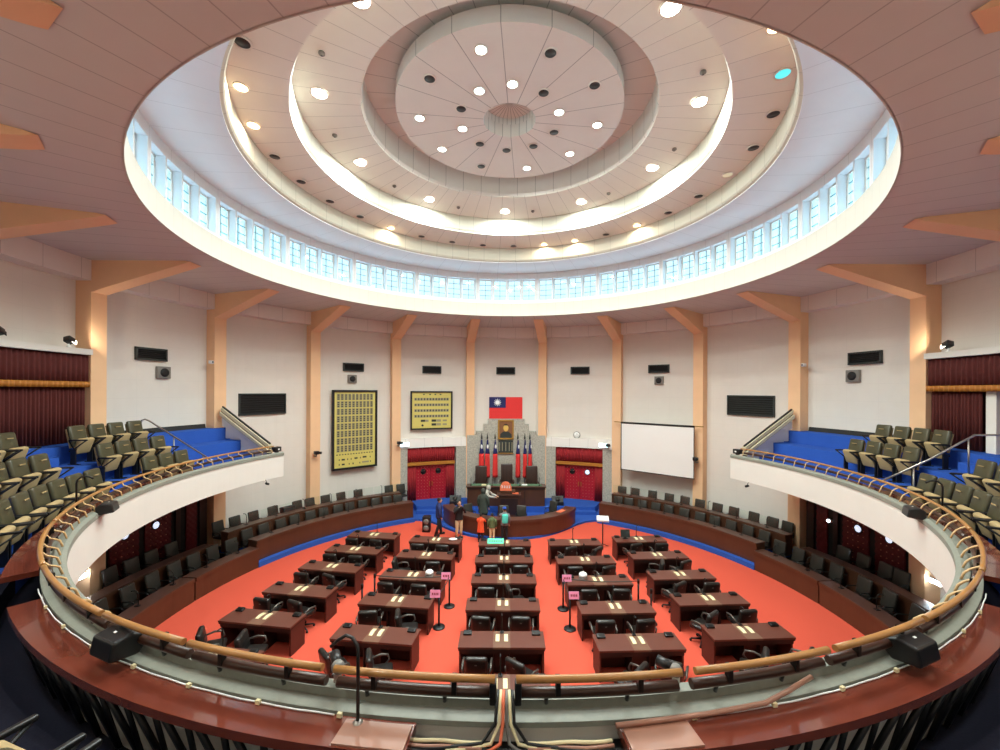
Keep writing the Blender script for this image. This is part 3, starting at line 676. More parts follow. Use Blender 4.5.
# ------------------------------------------------------------------ far wall: stone, stage doors
struct(MB().arc(rectprof(11.93, 12.4, 0, 4.02), -10.9, 10.9, 16).arc(rectprof(11.93, 12.4, 4.02, 4.24), -8.2, 8.2, 10).arc(rectprof(11.93, 12.4, 4.24, 4.65), -6.2, 6.2, 8).arc(rectprof(11.93, 12.4, 4.65, 4.95), -5.1, 5.1, 8).build('wall_stone', 'granite'))
for k, (a0, a1) in enumerate(((10.9, 13.7), (26.4, 29.2), (-13.9, -10.9), (-29.2, -27.0))):
    struct(MB().arc(rectprof(12.02, 12.4, .0, 3.4), a0, a1, 3).build('wall_jamb', 'granite'))
for s, side in ((-1, 'left'), (1, 'right')):
    o = s*20.15 if s > 0 else -20.55
    struct(MB().arc([(11.98, 3.4), (12.4, 3.4), (12.4, 3.9), (12.06, 3.9)], s*11.0, s*29.0, 10).build('trim_15' if s < 0 else 'trim_16', 'cornice'))
    t = thing('stage_curtain', 'red valance with gold fringe and side drapes round the %s stage door' % side, 'curtain', (0, 0, 0), 0, 'red curtains round the stage doors')
    pleats(o-6.35, o+6.35, 12.1, 2.52, 3.4, .025, 22).build('valance', 'drape_red', t)
    MB().arc(rectprof(12.03, 12.07, 2.4, 2.58), o-6.4, o+6.4, 8).build('gold_fringe', 'gold', t)
    pleats(o-6.35, o-4.0, 12.16, .41, 2.5, .02, 5).build('side_drape', 'drape_red', t); pleats(o+4.0, o+6.35, 12.16, .41, 2.5, .02, 5).build('side_drape', 'drape_red', t)
    struct(MB().arc(rectprof(12.34, 12.4, .4, 3.4), o-6.4, o+6.4, 6).build('door_%d' % dn, 'black')); dn += 1
    for q in (-1, 1):
        t = thing('door_%d' % dn, None, None); t['kind'] = 'structure'; dn += 1
        a0, a1 = o+q*.05, o+q*4.1
        quilt(a0, a1, 12.29, .42, 2.4, 5, 11).build('padded_leaf', 'padded', t)
        studs(a0, a1, 12.25, .42, 2.4, 5, 11).build('studs', 'button', t)
        porthole(t, o+q*2.0, 12.26, 2.0, 'porthole_glow' if (s > 0 and q > 0) else 'black', .13)
        MB().box(P(o+q*.35, 12.22, 1.3), (.03, .06, .25), RZ(-o)).build('handle', 'gold_frame', t)
    t = wall_thing('exit_sign', 'lit pale blue exit sign at the corner above the %s stage door' % side, 'sign', -27.9 if s < 0 else 26.7, 11.92, 3.62, 'lit exit signs')
    MB().box((0, .03, 0), (.52, .1, .26), bev=.02).build('housing', 'paper_white', t); MB().box((0, -.025, 0), (.48, .012, .22)).build('lit_face', 'exit', t)
    e = MB(); e.box((.04, -.035, .02), (.05, .01, .1), RY(20)); e.box((.0, -.035, -.05), (.04, .01, .09), RY(-35)); e.box((.1, -.035, -.05), (.04, .01, .09), RY(35)); e.ellip((.08, -.035, .085), (.03, .006, .03), 10, 6); e.build('running_man_mark', 'exit_mark', t)
# ------------------------------------------------------------------ dais, blue floor
front = [(-5.75, 8.25), (-5.2, 8.62), (-4.4, 8.78), (-3.9, 8.62), (-3.3, 8.05), (-2.8, 7.5), (-2.26, 7.0), (-1.7, 6.6), (-1.2, 6.36), (-.5, 6.2), (.2, 6.15), (.9, 6.25), (1.5, 6.45), (2.0, 6.75), (2.5, 7.15), (3.0, 7.65), (3.5, 8.2), (4.0, 8.62), (4.5, 8.78), (5.2, 8.62), (5.75, 8.25)]
back = [P(a, 12.35)[:2] for a in range(30, -31, -5)]
struct(MB().prism(front+[(7.1, 9.3)]+back[1:-1]+[(-7.1, 9.3)], 0, .1).build('floor_well', 'blue_carpet'))
def sector(y0, a, z0, z1):
    return MB().prism([(-y0*math.tan(R_(a)), y0), (y0*math.tan(R_(a)), y0)]+[P(q, 12.35)[:2] for q in [a-(2*a)*i/10 for i in range(11)]], z0, z1)
struct(sector(9.95, 25.6, .1, .42).build('floor_dais', 'blue_carpet'))
struct(MB().prism([(-4.75, 9.6), (-2.3, 9.6), (-2.3, 9.96), (-4.75, 9.96)], .1, .26).prism([(2.3, 9.6), (4.75, 9.6), (4.75, 9.96), (2.3, 9.96)], .1, .26).build('floor_dais_step', 'blue_carpet'))
struct(MB().prism([(-2.0, 10.75), (2.0, 10.75), (2.0, 11.92), (-2.0, 11.92)], .42, .78).build('floor_dais_upper', 'blue_carpet'))
# curved blue plinths and rear platforms of the side benches
for s in (-1, 1):
    a0, a1 = s*28.0, s*70.6
    struct(MB().arc(rectprof(9.72, 11.0, 0, .18), a0, a1, 30).arc(rectprof(11.0, 12.39, 0, .48), s*29.8, a1, 30).build('floor_bench', 'blue_carpet'))
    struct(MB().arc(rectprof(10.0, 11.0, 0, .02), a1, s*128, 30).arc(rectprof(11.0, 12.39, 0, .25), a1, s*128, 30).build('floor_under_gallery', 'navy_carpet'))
# ------------------------------------------------------------------ side benches
def bench(a0, a1, r0, d, zf, zt, label, grp, seams=None):
    t = thing('curved_bench_desk', label, 'desk', (0, 0, 0), 0, grp)
    n = max(4, int(abs(a1-a0)/1.5))
    MB().arc(rectprof(r0, r0+.04, zf, zt-.06), a0, a1, n).build('front_panel', 'bench', t)
    MB().arc(rectprof(r0-.02, r0+d, zt-.05, zt), a0, a1, n).build('desk_top', 'bench_top', t)
    MB().arc(rectprof(r0-.03, r0+.01, zt-.12, zt-.02), a0, a1, n).build('edge_band', 'bench', t)
    e = math.degrees(.03/r0)*(1 if a1 > a0 else -1)
    for a in (a0, a1-e): MB().arc(rectprof(r0+.03, r0+d-.04, zf, zt-.05), a, a+e, 1).build('end_panel', 'bench', t)
    MB().arc(rectprof(r0+.1, r0+d-.1, zt-.2, zt-.17), a0+e*1.5, a1-e*1.5, n).build('inner_shelf', 'bench_dark', t)
    return t
for s, side in ((-1, 'left'), (1, 'right')):
    bench(s*28.2, s*70.2, 9.93, .46, .18, .95, 'long curved walnut bench desk on the blue plinth, %s of the chamber' % side, 'curved bench desks')
    bench(s*30.2, s*72.0, 10.98, .38, .48, 1.25, 'raised dark rear bench desk below the %s wall boards and screen' % side, 'curved bench desks')
    for k, (a0, a1) in enumerate(((70.5, 85.1), (85.4, 100), (100.3, 115), (115.3, 128))):
        bench(s*a0, s*a1, 9.75, .46, 0.0, .72, 'walnut bench desk section under the %s gallery, %s from the junction' % (side, ORD[k]), 'bench desks under the gallery')
    bench(s*75, s*98, 11.0, .38, .25, .98, 'dark rear bench desk under the %s gallery before the padded doors' % side, 'curved bench desks')
    g = thing('glass_screen', 'low clear glass screen standing on the rear %s bench desk' % side, 'glass screen', (0, 0, 0), 0, 'glass screens on the rear benches')
    for k in range(6):
        a0, a1 = 30.6+6.9*k, 37.3+6.9*k
        MB().arc(rectprof(11.0, 11.01, 1.25, 1.72), s*a0, s*a1, 5).build('glass_pane', 'screen_glass', g)
# bench chairs
def make_bench_chair():
    t = thing('bench_chair', '-', 'chair')
    MB().box((0, .2, .76), (.46, .09, .52), RX(-10), .04).build('backrest', 'chair_vinyl', t)
    MB().box((0, .14, .53), (.36, .02, .05), RX(-10), .008).build('backrest_trim', 'silver_arm', t)
    MB().box((0, -.02, .45), (.46, .44, .09), None, .035).build('seat', 'leather', t)
    for s in (-1, 1):
        MB().tube([(s*.24, .2, .45), (s*.25, .17, .66), (s*.25, -.1, .67), (s*.24, -.16, .62), (s*.25, -.12, .44)], .018, 6).build('armrest', 'plastic', t)
    MB().tube([(0, 0, .06), (0, 0, .41)], .03, 8).build('column', 'chrome_dark', t)
    MB().lathe([(.24, 0), (.24, .02), (.05, .06)], 16).build('base', 'chrome_dark', t)
    return t
bc = Kind(make_bench_chair())
LB = [-28.9, -32.0, -39.9, -44.0, -47.8, -51.4, -54.2, -59.6, -63.6, -67.4, -70.6]
LBu = [-78.9, -82.3, -85.5, -88.6]
LF = [-31.2, -34.2, -37.4, -40.7, -44.1, -47.2, -50.7, -54.1, -57.8, -61.0, -64.9, -68.6]
LFu = [-72.3, -76.0, -79.9, -83.6, -87.6, -91.9, -96.4, -100.4]
RB = [31.8, 35.1, 39.5, 43.6, 47.3, 50.8, 54.8, 58.3, 62.5, 66.4, 69.2]
RBu = [79.2, 82.4, 85.9, 88.3]
RF = [32.2, 35.2, 38.8, 42.3, 45.7, 49.6, 53.6, 57.0, 60.8, 64.7, 68.2]
RFu = [71.8, 75.6, 79.3, 83.0, 88.1, 92.3, 96.9]
for L_, r, z, d in ((LB, 11.64, .48, 'behind the raised rear bench on the left side, %s from the stage'), (LBu, 11.66, .25, 'in the dark under the left gallery by the doors, %s from the pillar'), (LF, 10.6, .18, 'behind the blue-plinth bench on the left side, %s from the stage'), (LFu, 10.55, .02, 'behind the under-gallery bench on the left side, %s from the pillar'),
                    (RB, 11.64, .48, 'behind the raised rear bench on the right side, %s from the stage'), (RBu, 11.66, .25, 'in the dark under the right gallery by the doors, %s from the pillar'), (RF, 10.6, .18, 'behind the blue-plinth bench on the right side, %s from the stage'), (RFu, 10.55, .02, 'behind the under-gallery bench on the right side, %s from the pillar')):
    for i, a in enumerate(L_):
        bc.put(P(a, r, z), -R_(a+random.uniform(-5, 5)), 'black chair '+d % ORD[i], 'black chairs along the side benches')
t = thing('floor_monitor', 'black boxy monitor speaker among the chairs of the rear left bench', 'speaker', P(-57.0, 11.62, .48), R_(57))
MB().box((0, 0, .62), (.55, .4, .62), RX(-12), .05).build('cabinet', 'plastic', t); MB().box((0, 0, .16), (.3, .3, .32)).build('stand', 'plastic', t)
# goosenecks
def make_gooseneck():
    t = thing('gooseneck_microphone', '-', 'microphone')
    MB().box((0, 0, .012), (.1, .12, .024), bev=.008).build('base', 'plastic', t)
    MB().tube([(0, .02, .02), (0, .02, .3), (0, .0, .38), (0, -.05, .42), (0, -.1, .42)], .012, 6).build('neck', 'chrome_dark', t)
    MB().tube([(0, -.1, .42), (0, -.16, .41)], .014, 8).build('capsule', 'black', t)
    return t
gm = Kind(make_gooseneck())
for s, side in ((-1, 'left'), (1, 'right')):
    for i, a in enumerate((33, 39.5, 46, 52.5, 59, 65.5)):
        gm.put(P(s*a, 10.2, .95), -R_(s*a)+PI, 'thin microphone on the %s blue-plinth bench, %s from the stage' % (side, ORD[i]), 'microphones on the side benches')
        gm.put(P(s*(a+2), 11.16, 1.25), -R_(s*(a+2))+PI, 'thin microphone on the raised rear %s bench, %s from the stage' % (side, ORD[i]), 'microphones on the side benches')
    for i, a in enumerate((74, 81, 88, 95)):
        gm.put(P(s*a, 10.05, .72), -R_(s*a)+PI, 'thin microphone on the under-gallery %s bench, %s from the pillar' % (side, ORD[i]), 'microphones on the side benches')
# ------------------------------------------------------------------ members' desks
def make_desk():
    t = thing('double_desk', '-', 'desk'); w, d = 2.0, .64
    for s in (-1, 1): MB().box((s*.6, 0, .735), (.8, d, .045)).build('desk_top', 'desk_top', t)
    MB().box((0, 0, .735), (.396, d, .044)).build('centre_insert', 'desk_strip', t)
    a = MB(); a.box((0, -d/2+.05, .65), (w-.06, .03, .12)); a.box((0, 0, .69), (w-.02, d-.02, .04)); a.build('apron', 'desk_dark', t)
    for s in (-1, 1):
        MB().box((s*.955, .02, .335), (.045, d-.1, .67)).build('side_panel', 'desk_side', t)
        MB().box((s*.2, .02, .34), (.03, d-.14, .66)).build('divider', 'desk_dark', t)
    MB().box((0, d/2-.06, .345), (w-.1, .03, .65)).build('front_panel', 'desk_side', t)
    MB().box((0, d/2-.085, .34), (w-.14, .02, .64)).build('kneehole_shade', 'desk_dark', t)  # dark sheet added as the shade inside the kneehole
    cd = MB().box((0, -.08, .35), (.36, .03, .6)).build('cabinet_door', 'desk_dark', t)
    h_ = MB(); h_.box((-.05, -.1, .55), (.07, .02, .015)); h_.box((.05, -.1, .55), (.07, .02, .015)); h_.build('pulls', 'steel', cd)
    return t
dk = Kind(make_desk())
def make_exec_chair():
    t = thing('swivel_chair', '-', 'chair')          # faces -Y
    bk = MB().box((0, .24, .69), (.5, .13, .44), RX(-10), .06).build('backrest', 'leather', t)
    MB().box((0, .0, .44), (.5, .5, .12), RX(3), .05).build('seat', 'leather', t)
    c = MB()
    for z in (.6, .72): c.box((0, .175+(z-.69)*.17, z), (.42, .012, .012), RX(-10))
    c.build('backrest_seams', 'plastic', bk)
    MB().box((0, .32, .76), (.05, .01, .02), RX(-10)).build('label_tag', 'grey_plastic', bk)
    for s in (-1, 1): MB().tube([(s*.27, .24, .52), (s*.31, .2, .6), (s*.31, .02, .645), (s*.31, -.14, .62), (s*.29, -.18, .52), (s*.25, -.08, .44)], [.016, .022, .026, .026, .02, .018], 8).build('armrest', 'silver_arm', t)
    MB().tube([(0, 0, .1), (0, 0, .4)], .03, 10).build('gas_column', 'chrome_dark', t)
    b = MB()
    for k in range(5):
        a = 2*PI*k/5+.3; b.tube([(0, 0, .11), (.29*math.cos(a), .29*math.sin(a), .07)], [.03, .02], 6)
    sb = b.build('star_base', 'plastic', t)
    for k in range(5):
        a = 2*PI*k/5+.3; MB().ellip((.29*math.cos(a), .29*math.sin(a), .033), (.033, .033, .033), 10, 6).build('caster', 'black', sb)
    return t
ck = Kind(make_exec_chair())
def make_card():
    t = thing('name_card', '-', 'card')
    MB().prism_x([(-.14, 0), (.14, 0), (.14, .006), (0, .03), (-.14, .006)], -.045, .045).build('card', 'paper', t)
    b = MB()
    for k in range(3): b.box((0, -.03-.04*k, .0262-.0068*k-.005), (.022, .024, .004), RX(10))
    b.build('lettering', 'vent', t)
    return t
nk = Kind(make_card())
def make_unit():
    t = thing('voting_unit', '-', 'voting unit')
    b = MB().box((0, 0, .03), (.2, .13, .05), RX(12), .012).build('body', 'plastic', t); MB().box((0, -.02, .058), (.12, .05, .006), RX(12)).build('keypad', 'chrome_dark', b)
    return t
uk = Kind(make_unit())
def make_desk_mic():
    t = thing('desk_microphone', '-', 'microphone')
    MB().box((0, 0, .012), (.09, .1, .024), bev=.008).build('base', 'plastic', t)
    MB().tube([(0, 0, .02), (0, 0, .36), (0, -.01, .43), (0, -.04, .47), (0, -.09, .48)], .013, 6).build('neck', 'black', t)
    MB().tube([(0, -.09, .48), (0, -.15, .47)], .015, 8).build('capsule', 'black', t)
    return t
mk = Kind(make_desk_mic())
COLS = {'outer left': ([(-5.35, 4.61), (-5.58, 3.09), (-5.8, 1.61), (-6.05, .03), (-6.28, -1.45), (-6.48, -2.98)], -8.5),
        'inner left': ([(-2.76, 4.10), (-2.86, 2.62), (-2.98, 1.0), (-3.07, -.56), (-3.16, -2.14)], -6.5),
        'centre': ([(-.07, 3.84), (-.09, 2.31), (-.1, .8), (-.12, -.74), (-.14, -2.33), (-.16, -3.85)], 0),
        'inner right': ([(2.62, 3.92), (2.72, 2.26), (2.82, .72), (2.93, -.86), (3.04, -2.40)], 2.5),
        'outer right': ([(5.25, 4.30), (5.4, 2.7), (5.55, 1.14), (5.7, -.39), (5.85, -1.95)], 3.2)}
TURN = {('outer left', 4, -1): (-55, -.15, -.05), ('outer left', 4, 1): (-72, -.05, -.1), ('inner left', 4, -1): (-40, -.05, -.05), ('inner left', 4, 1): (-65, .0, -.08), ('inner left', 3, 1): (-72, .1, -.02), ('inner left', 3, -1): (12, 0, 0),
        ('inner left', 1, -1): (-78, -.1, 0), ('centre', 2, 1): (-75, -.1, 0), ('centre', 4, 1): (-38, -.05, -.02), ('inner right', 0, -1): (22, .1, 0), ('inner right', 0, 1): (45, 0, 0), ('inner right', 1, 1): (18, 0, 0),
        ('inner right', 4, -1): (42, .0, -.1), ('inner right', 4, 1): (-30, .0, -.05), ('outer right', 1, -1): (68, .05, 0), ('outer right', 1, 1): (25, 0, 0), ('outer right', 2, -1): (30, -.05, 0), ('outer right', 3, -1): (35, -.1, 0),
        ('outer right', 4, -1): (55, .05, -.1), ('outer right', 4, 1): (42, .1, -.08), ('outer right', 0, -1): (15, 0, 0), ('outer left', 2, 1): (-18, 0, 0), ('outer left', 3, 1): (-14, 0, 0)}
for cn, (pos, rot) in COLS.items():
    for i, (x, y) in enumerate(pos):
        where = '%s row from stage, %s column' % (ORD[i], cn)
        rz = R_(rot)
        dk.put((x, y, 0), rz, 'dark mahogany double desk, '+where, 'double desks of the members')
        def L2W(lx, ly, z=0): return (x+lx*math.cos(rz)-ly*math.sin(rz), y+lx*math.sin(rz)+ly*math.cos(rz), z)
        for s in (-1, 1):
            ang, dx, dy = TURN.get((cn, i, s), (random.uniform(-6, 6), random.uniform(-.04, .04), 0))
            hs = 'left' if s < 0 else 'right'
            if not (cn == 'centre' and i == 5) and not (cn == 'outer left' and i == 5):
                turned = ' turned aside' if abs(ang) > 30 else ''; dy -= .14 if abs(ang) > 30 else 0
                ck.put(L2W(s*.5+dx, -.62+dy), rz+PI+R_(ang), 'black leather chair%s, %s half of desk, %s' % (turned, hs, where), 'swivel chairs of the members')
            uk.put(L2W(s*.82, .2, .758), rz, 'small black voting unit, %s end of desk, %s' % (hs, where), 'voting units on the desks')
            nk.put(L2W(s*.1-.0, .05, .758), rz, 'cream name card, %s of the pair, desk in %s' % (hs, where), 'name cards on the desks')
        mk.put(L2W(.0, .27, .758), rz, 'thin black microphone on the desk, '+where, 'microphones on the desks')
# loose things on the desks
def onT(name, label, cat, x, y, z=.758, rz=0): return thing(name, label, cat, (x, y, z), rz)
for x, y, l in ((-2.45, .98, 'inner left'), (2.38, .86, 'inner right')):
    t = onT('white_dome', 'round white dome-shaped object lying on the third %s desk' % l, 'ornament', x, y); b = MB().ellip((0, 0, .095), (.13, .13, .09)).build('dome', 'paper_white', t); MB().lathe([(.13, 0), (.14, .012), (.12, .02)], 20).build('base', 'grey_plastic', t)
t = onT('white_cloth', 'small crumpled white cloth on the first inner left desk', 'cloth', -2.1, 4.05); m = MB().ellip((0, 0, .04), (.16, .09, .04)).ellip((.1, .03, .03), (.08, .06, .035)).build('folds', 'paper_white', t)
t = onT('mint_sign', 'mint green sign lying tilted on the first centre desk', 'sign', -.42, 3.78); MB().box((0, 0, .07), (.62, .012, .24), RX(-58)).build('card', 'mint', t); b = MB()
for k in range(6): b.box((-.22+.088*k, -.008, .075), (.05, .008, .05), RX(-58))
b.build('lettering', 'green_felt', t)
t = onT('desk_monitor', 'dark small monitor standing on the first outer right desk', 'monitor', 4.72, 4.35); MB().box((0, 0, .2), (.36, .04, .28), RX(-10)).build('screen', 'vent', t); MB().box((0, 0, .01), (.2, .16, .02)).build('foot', 'plastic', t); MB().box((0, .02, .05), (.06, .04, .1)).build('neck', 'plastic', t)
# stanchions, belts, pink signs
def make_stanchion():
    t = thing('stanchion', '-', 'stanchion')
    MB().lathe([(.17, 0), (.17, .02), (.15, .035), (.04, .05)], 24).build('base', 'plastic', t); MB().tube([(0, 0, .04), (0, 0, .88)], .028, 12).build('post', 'plastic', t); MB().lathe([(.036, .86), (.036, .97), (.025, .985)], 12).build('belt_head', 'black', t)
    return t
st = Kind(make_stanchion())
SP = {'a': (-1.76, .56), 'b': (-1.9, -.55), 'c': (1.70, .44), 'd': (1.74, -.6), 'e': (-4.05, .58), 'f': (-4.2, -.1), 'g': (3.93, .3), 'h': (4.1, -.3)}
SL = {'a': 'beside the third inner left desk on the centre aisle', 'b': 'beside the fourth inner left desk on the centre aisle', 'c': 'beside the third inner right desk on the centre aisle', 'd': 'beside the fourth inner right desk on the centre aisle',
      'e': 'between the third left desks, away from the centre aisle', 'f': 'between the fourth left desks, away from the centre aisle', 'g': 'between the third right desks, away from the centre aisle', 'h': 'between the fourth right desks, away from the centre aisle'}
for k, (x, y) in SP.items(): st.put((x, y, 0), 0, 'black belt post '+SL[k], 'belt posts roping off desks')
for a, b, l in (('a', 'e', 'behind the third inner left desk'), ('b', 'a', 'along the left of the centre aisle'), ('c', 'g', 'behind the third inner right desk'), ('d', 'c', 'along the right of the centre aisle')):
    p, q = SP[a], SP[b]; n = 8
    tag(MB().tube([(p[0]+(q[0]-p[0])*i/n, p[1]+(q[1]-p[1])*i/n, .93-.06*math.sin(PI*i/n)) for i in range(n+1)], .014, 6).build('barrier_belt', 'vent'), 'thin dark barrier belt '+l, 'belt', 'barrier belts between posts')
for k in 'abcd':
    x, y = SP[k]
    t = thing('pink_sign', 'pink card sign on the post '+SL[k], 'sign', (x+(-.1 if x < 0 else .1), y-.05, .83), 0, 'pink signs on the belt posts')
    MB().box((0, 0, .13), (.28, .012, .2), RX(-12)).build('card', 'pink', t); MB().box((0, .02, .02), (.04, .03, .08)).build('holder', 'plastic', t)
    b = MB()
    for q in range(4): b.box((-.075+.05*q, -.008, .13), (.03, .004, .06), RX(-12))
    b.build('lettering', 'drape_red', t)
# white control console on a stand
t = thing('console_stand', 'white topped console on a thin black stand by the blue edge', 'stand', (4.08, 5.4, 0), R_(-10))
MB().box((0, 0, 1.2), (.5, .36, .1), RX(15), .02).build('console', 'paper_white', t); MB().tube([(0, 0, .06), (0, 0, 1.15)], .025, 8).build('pole', 'plastic', t)
for k in range(3):
    a = 2*PI*k/3+.5; MB().tube([(0, 0, .14), (.28*math.cos(a), .28*math.sin(a), .015)], .015, 6).build('leg', 'plastic', t)
# ------------------------------------------------------------------ stage furniture
cen = (.2, 9.75)
t = thing('curved_clerks_desk', 'curved walnut clerks desk bowed towards the members before the podium', 'desk')
MB().arc(rectprof(3.48, 3.52, .1, .8), 114, 252, 40, cen=cen).build('front_panel', 'bench', t)
MB().arc(rectprof(3.0, 3.56, .8, .86), 113.5, 252.5, 40, cen=cen).build('desk_top', 'bench_top', t)
for a in (114, 251.2): MB().arc(rectprof(3.04, 3.5, .1, .8), a, a+.8, 2, cen=cen).build('end_panel', 'bench', t)
MB().arc(rectprof(3.5, 3.56, .72, .8), 114, 252, 40, cen=cen).build('edge_band', 'bench', t)
for x, y, rz, l in ((2.2, 7.55, .6, 'right part'), (-1.7, 7.2, -.6, 'left part')):
    pass
t = thing('speakers_bench', 'long dark wood rostrum desk with green top before the tall chairs', 'desk', (0, 10.05, .42))
MB().box((0, 0, .5), (4.1, .08, 1.0)).build('front_panel', 'bench', t); MB().box((0, .3, 1.02), (4.3, .75, .05)).build('desk_top', 'bench_top', t); MB().box((0, .36, 1.05), (3.9, .5, .012)).build('green_felt', 'green_felt', t)
for s in (-1, 1): MB().box((s*2.05, .3, .5), (.06, .6, 1.0)).build('end_panel', 'bench', t); MB().box((s*1.0, -.05, .5), (.03, .03, .98)).build('pilaster', 'bench_dark', t)
MB().box((0, -.05, .96), (4.2, .05, .1)).build('edge_band', 'bench_dark', t)
def make_podium():
    t = thing('podium', 'dark walnut speaking podium in front of the rostrum desk', 'podium', (.15, 9.35, .1))
    MB().box((0, 0, .56), (1.14, .5, 1.12)).build('body', 'bench', t); MB().box((0, -.02, 1.14), (1.24, .6, .05)).build('top', 'bench_top', t); MB().box((0, -.26, .56), (.9, .02, .8)).build('front_moulding', 'bench_dark', t); MB().box((0, -.02, .04), (1.2, .56, .08)).build('plinth', 'bench_dark', t)
    MB().box((-.06, .08, 1.24), (.78, .3, .16), RX(15)).build('reading_slope', 'bench', t)
make_podium()
t = thing('podium_sign', 'salmon arched sign with white characters standing on the podium', 'sign', (-.02, 9.33, 1.42))
MB().prism_y([(-.3, 0), (.3, 0), (.3, .2), (.24, .34), (.14, .44), (0, .48), (-.14, .44), (-.24, .34), (-.3, .2)], -.03, .03).build('arched_panel', 'salmon', t)
b = MB()
for k in range(4):
    x = -.19+.127*k; b.box((x, -.035, .2), (.018, .008, .14)); b.box((x, -.035, .25), (.08, .008, .02)); b.box((x, -.035, .16), (.09, .008, .02)); b.box((x+.03, -.035, .2), (.016, .008, .1))
b.build('characters', 'flag_white', t)
t = thing('red_notice', 'flat salmon notice card on the right of the podium top', 'card', (.48, 9.28, 1.275)); MB().box((0, 0, .025), (.32, .2, .02), RX(3)).build('card', 'salmon', t)
def make_high_chair():
    t = thing('speaker_chair', '-', 'chair')
    MB().box((0, .1, .98), (.66, .14, 1.15), RX(-5), .06).build('backrest', 'leather_brown', t)
    c = MB()
    for x in (-.18, 0, .18): c.box((x, .02, 1.0), (.012, .02, 1.0), RX(-5))
    c.build('tufting', 'black', t)
    MB().box((0, -.2, .48), (.66, .58, .16), None, .05).build('seat', 'leather_brown', t)
    for s in (-1, 1): MB().box((s*.37, -.15, .58), (.1, .56, .2), None, .04).build('armrest', 'leather_brown', t)
    MB().box((0, -.1, .2), (.5, .5, .4)).build('base', 'bench_dark', t)
    return t
hk = Kind(make_high_chair())
for x, z, y, l in ((-1.42, .78, 11.27, 'tall brown leather chair on the left behind the rostrum desk'), (.04, .78, 11.27, 'tall brown leather chair in the middle behind the rostrum desk'), (1.46, .78, 11.27, 'tall brown leather chair on the right behind the rostrum desk')):
    hk.put((x, y, z+(.12 if x == .04 else 0)), 0, l, 'tall chairs behind the rostrum')
struct(MB().box((.04, 11.35, .84), (1.0, 1.1, .12)).build('floor_chair_step', 'blue_carpet'))
def make_flag():
    t = thing('standing_flag', '-', 'flag'); H = 3.05
    MB().tube([(0, 0, .05), (0, 0, H)], .018, 8).build('pole', 'steel', t); MB().lathe([(.03, H-.02), (.05, H+.06), (.035, H+.14), (.004, H+.36)], 12).build('finial', 'vent', t); MB().lathe([(.13, 0), (.13, .03), (.05, .08)], 20).build('base', 'gold_frame', t)
    def cl(z0, z1, r0, r1, nm, m):
        vs = []; fs = []; n = 40; k = 8
        for j in range(k+1):
            u = j/k; z = z0+(z1-z0)*u; r = r0+(r1-r0)*u
            for i in range(n):
                a = 2*PI*i/n; q = r*(1+.16*math.sin(6*a)); vs.append((q*math.cos(a), q*.75*math.sin(a)-.02, z))
        for j in range(k):
            for i in range(n): fs.append((j*n+i, j*n+(i+1) % n, (j+1)*n+(i+1) % n, (j+1)*n+i))
        fs += [tuple(range(n))[::-1], tuple(k*n+i for i in range(n))]
        return MB().add(vs, fs, 0, True).build(nm, m, t)
    bc_ = cl(H-.05, H-.85, .03, .125, 'blue_canton', 'flag_blue'); cl(H-.85, H-2.2, .125, .15, 'red_field', 'flag_red')
    MB().ellip((0, -.07, H-.45), (.06, .035, .13), 14, 10).build('white_sun', 'flag_white', bc_)
    return t
fk = Kind(make_flag())
for i, x in enumerate((-1.41, -1.08, -.64, .67, 1.07, 1.36)):
    fk.put((x, 11.66, .78), .3*i, '%s standing flag counted from the left, draped red and blue against the stone' % ORD[i], 'draped flags on stands behind the rostrum')
# well chairs and stage speakers
for x, y, rz, l in ((-1.75, 7.75, .5, 'left of the podium, inside the curved desk'), (-.1, 7.45, .05, 'before the podium, beside the blue cap visitor'), (.7, 7.45, -.15, 'before the podium, on its right side'), (2.2, 8.3, -.8, 'inside the right arm of the curved desk')):
    bc.put((x, y, .1), rz, 'black chair in the well '+l, 'chairs inside the clerks desk')
for x, y, l in ((-2.75, 10.35, 'black stage speaker beside the left end of the rostrum desk'), (2.8, 10.35, 'black stage speaker beside the right end of the rostrum desk')):
    t = thing('stage_speaker', l, 'speaker', (x, y, .42), 0, 'stage speakers'); MB().prism_x([(-.2, 0), (.2, 0), (.2, .42), (-.05, .5), (-.2, .2)], -.3, .3).build('cabinet', 'plastic', t); MB().lathe([(.12, 0), (.12, .012), (.04, .02)], 18, (0, -.14, .33), rot=RX(65)).build('driver', 'chrome_dark', t)
t = thing('stage_speaker', 'black upright speaker box on the red carpet near the left steps', 'speaker', (-3.72, 7.25, 0)); MB().box((0, 0, .36), (.36, .34, .72), None, .02).build('cabinet', 'plastic', t)
for z in (.2, .5): MB().lathe([(.13, 0), (.13, .012), (.04, .02)], 18, (0, -.17, z), rot=RX(90)).build('driver', 'grey_plastic', t)
for x, y, w, m, l in ((1.0, 10.35, .3, 'paper_white', 'white papers on the right half of the rostrum desk'), (-1.2, 10.3, .26, 'paper', 'cream papers on the left half of the rostrum desk')):
    t = thing('paper_stack', l, 'papers', (x, y, 1.474)); MB().box((0, 0, .02), (w, .22, .04)).build('sheets', m, t)
for i, x in enumerate((-1.9, -.75, .75, 1.8)):
    gm.put((x, 10.25, 1.445 if abs(x) > 1.95 else 1.476), PI, 'thin microphone on the rostrum desk, %s from the left' % ORD[i], 'microphones on the rostrum')
t = thing('desk_notice', 'flat salmon notice lying on the right arm of the clerks desk', 'card', (2.62, 7.66, .86), .9); MB().box((0, 0, .006), (.5, .24, .012)).build('sheet', 'salmon', t)
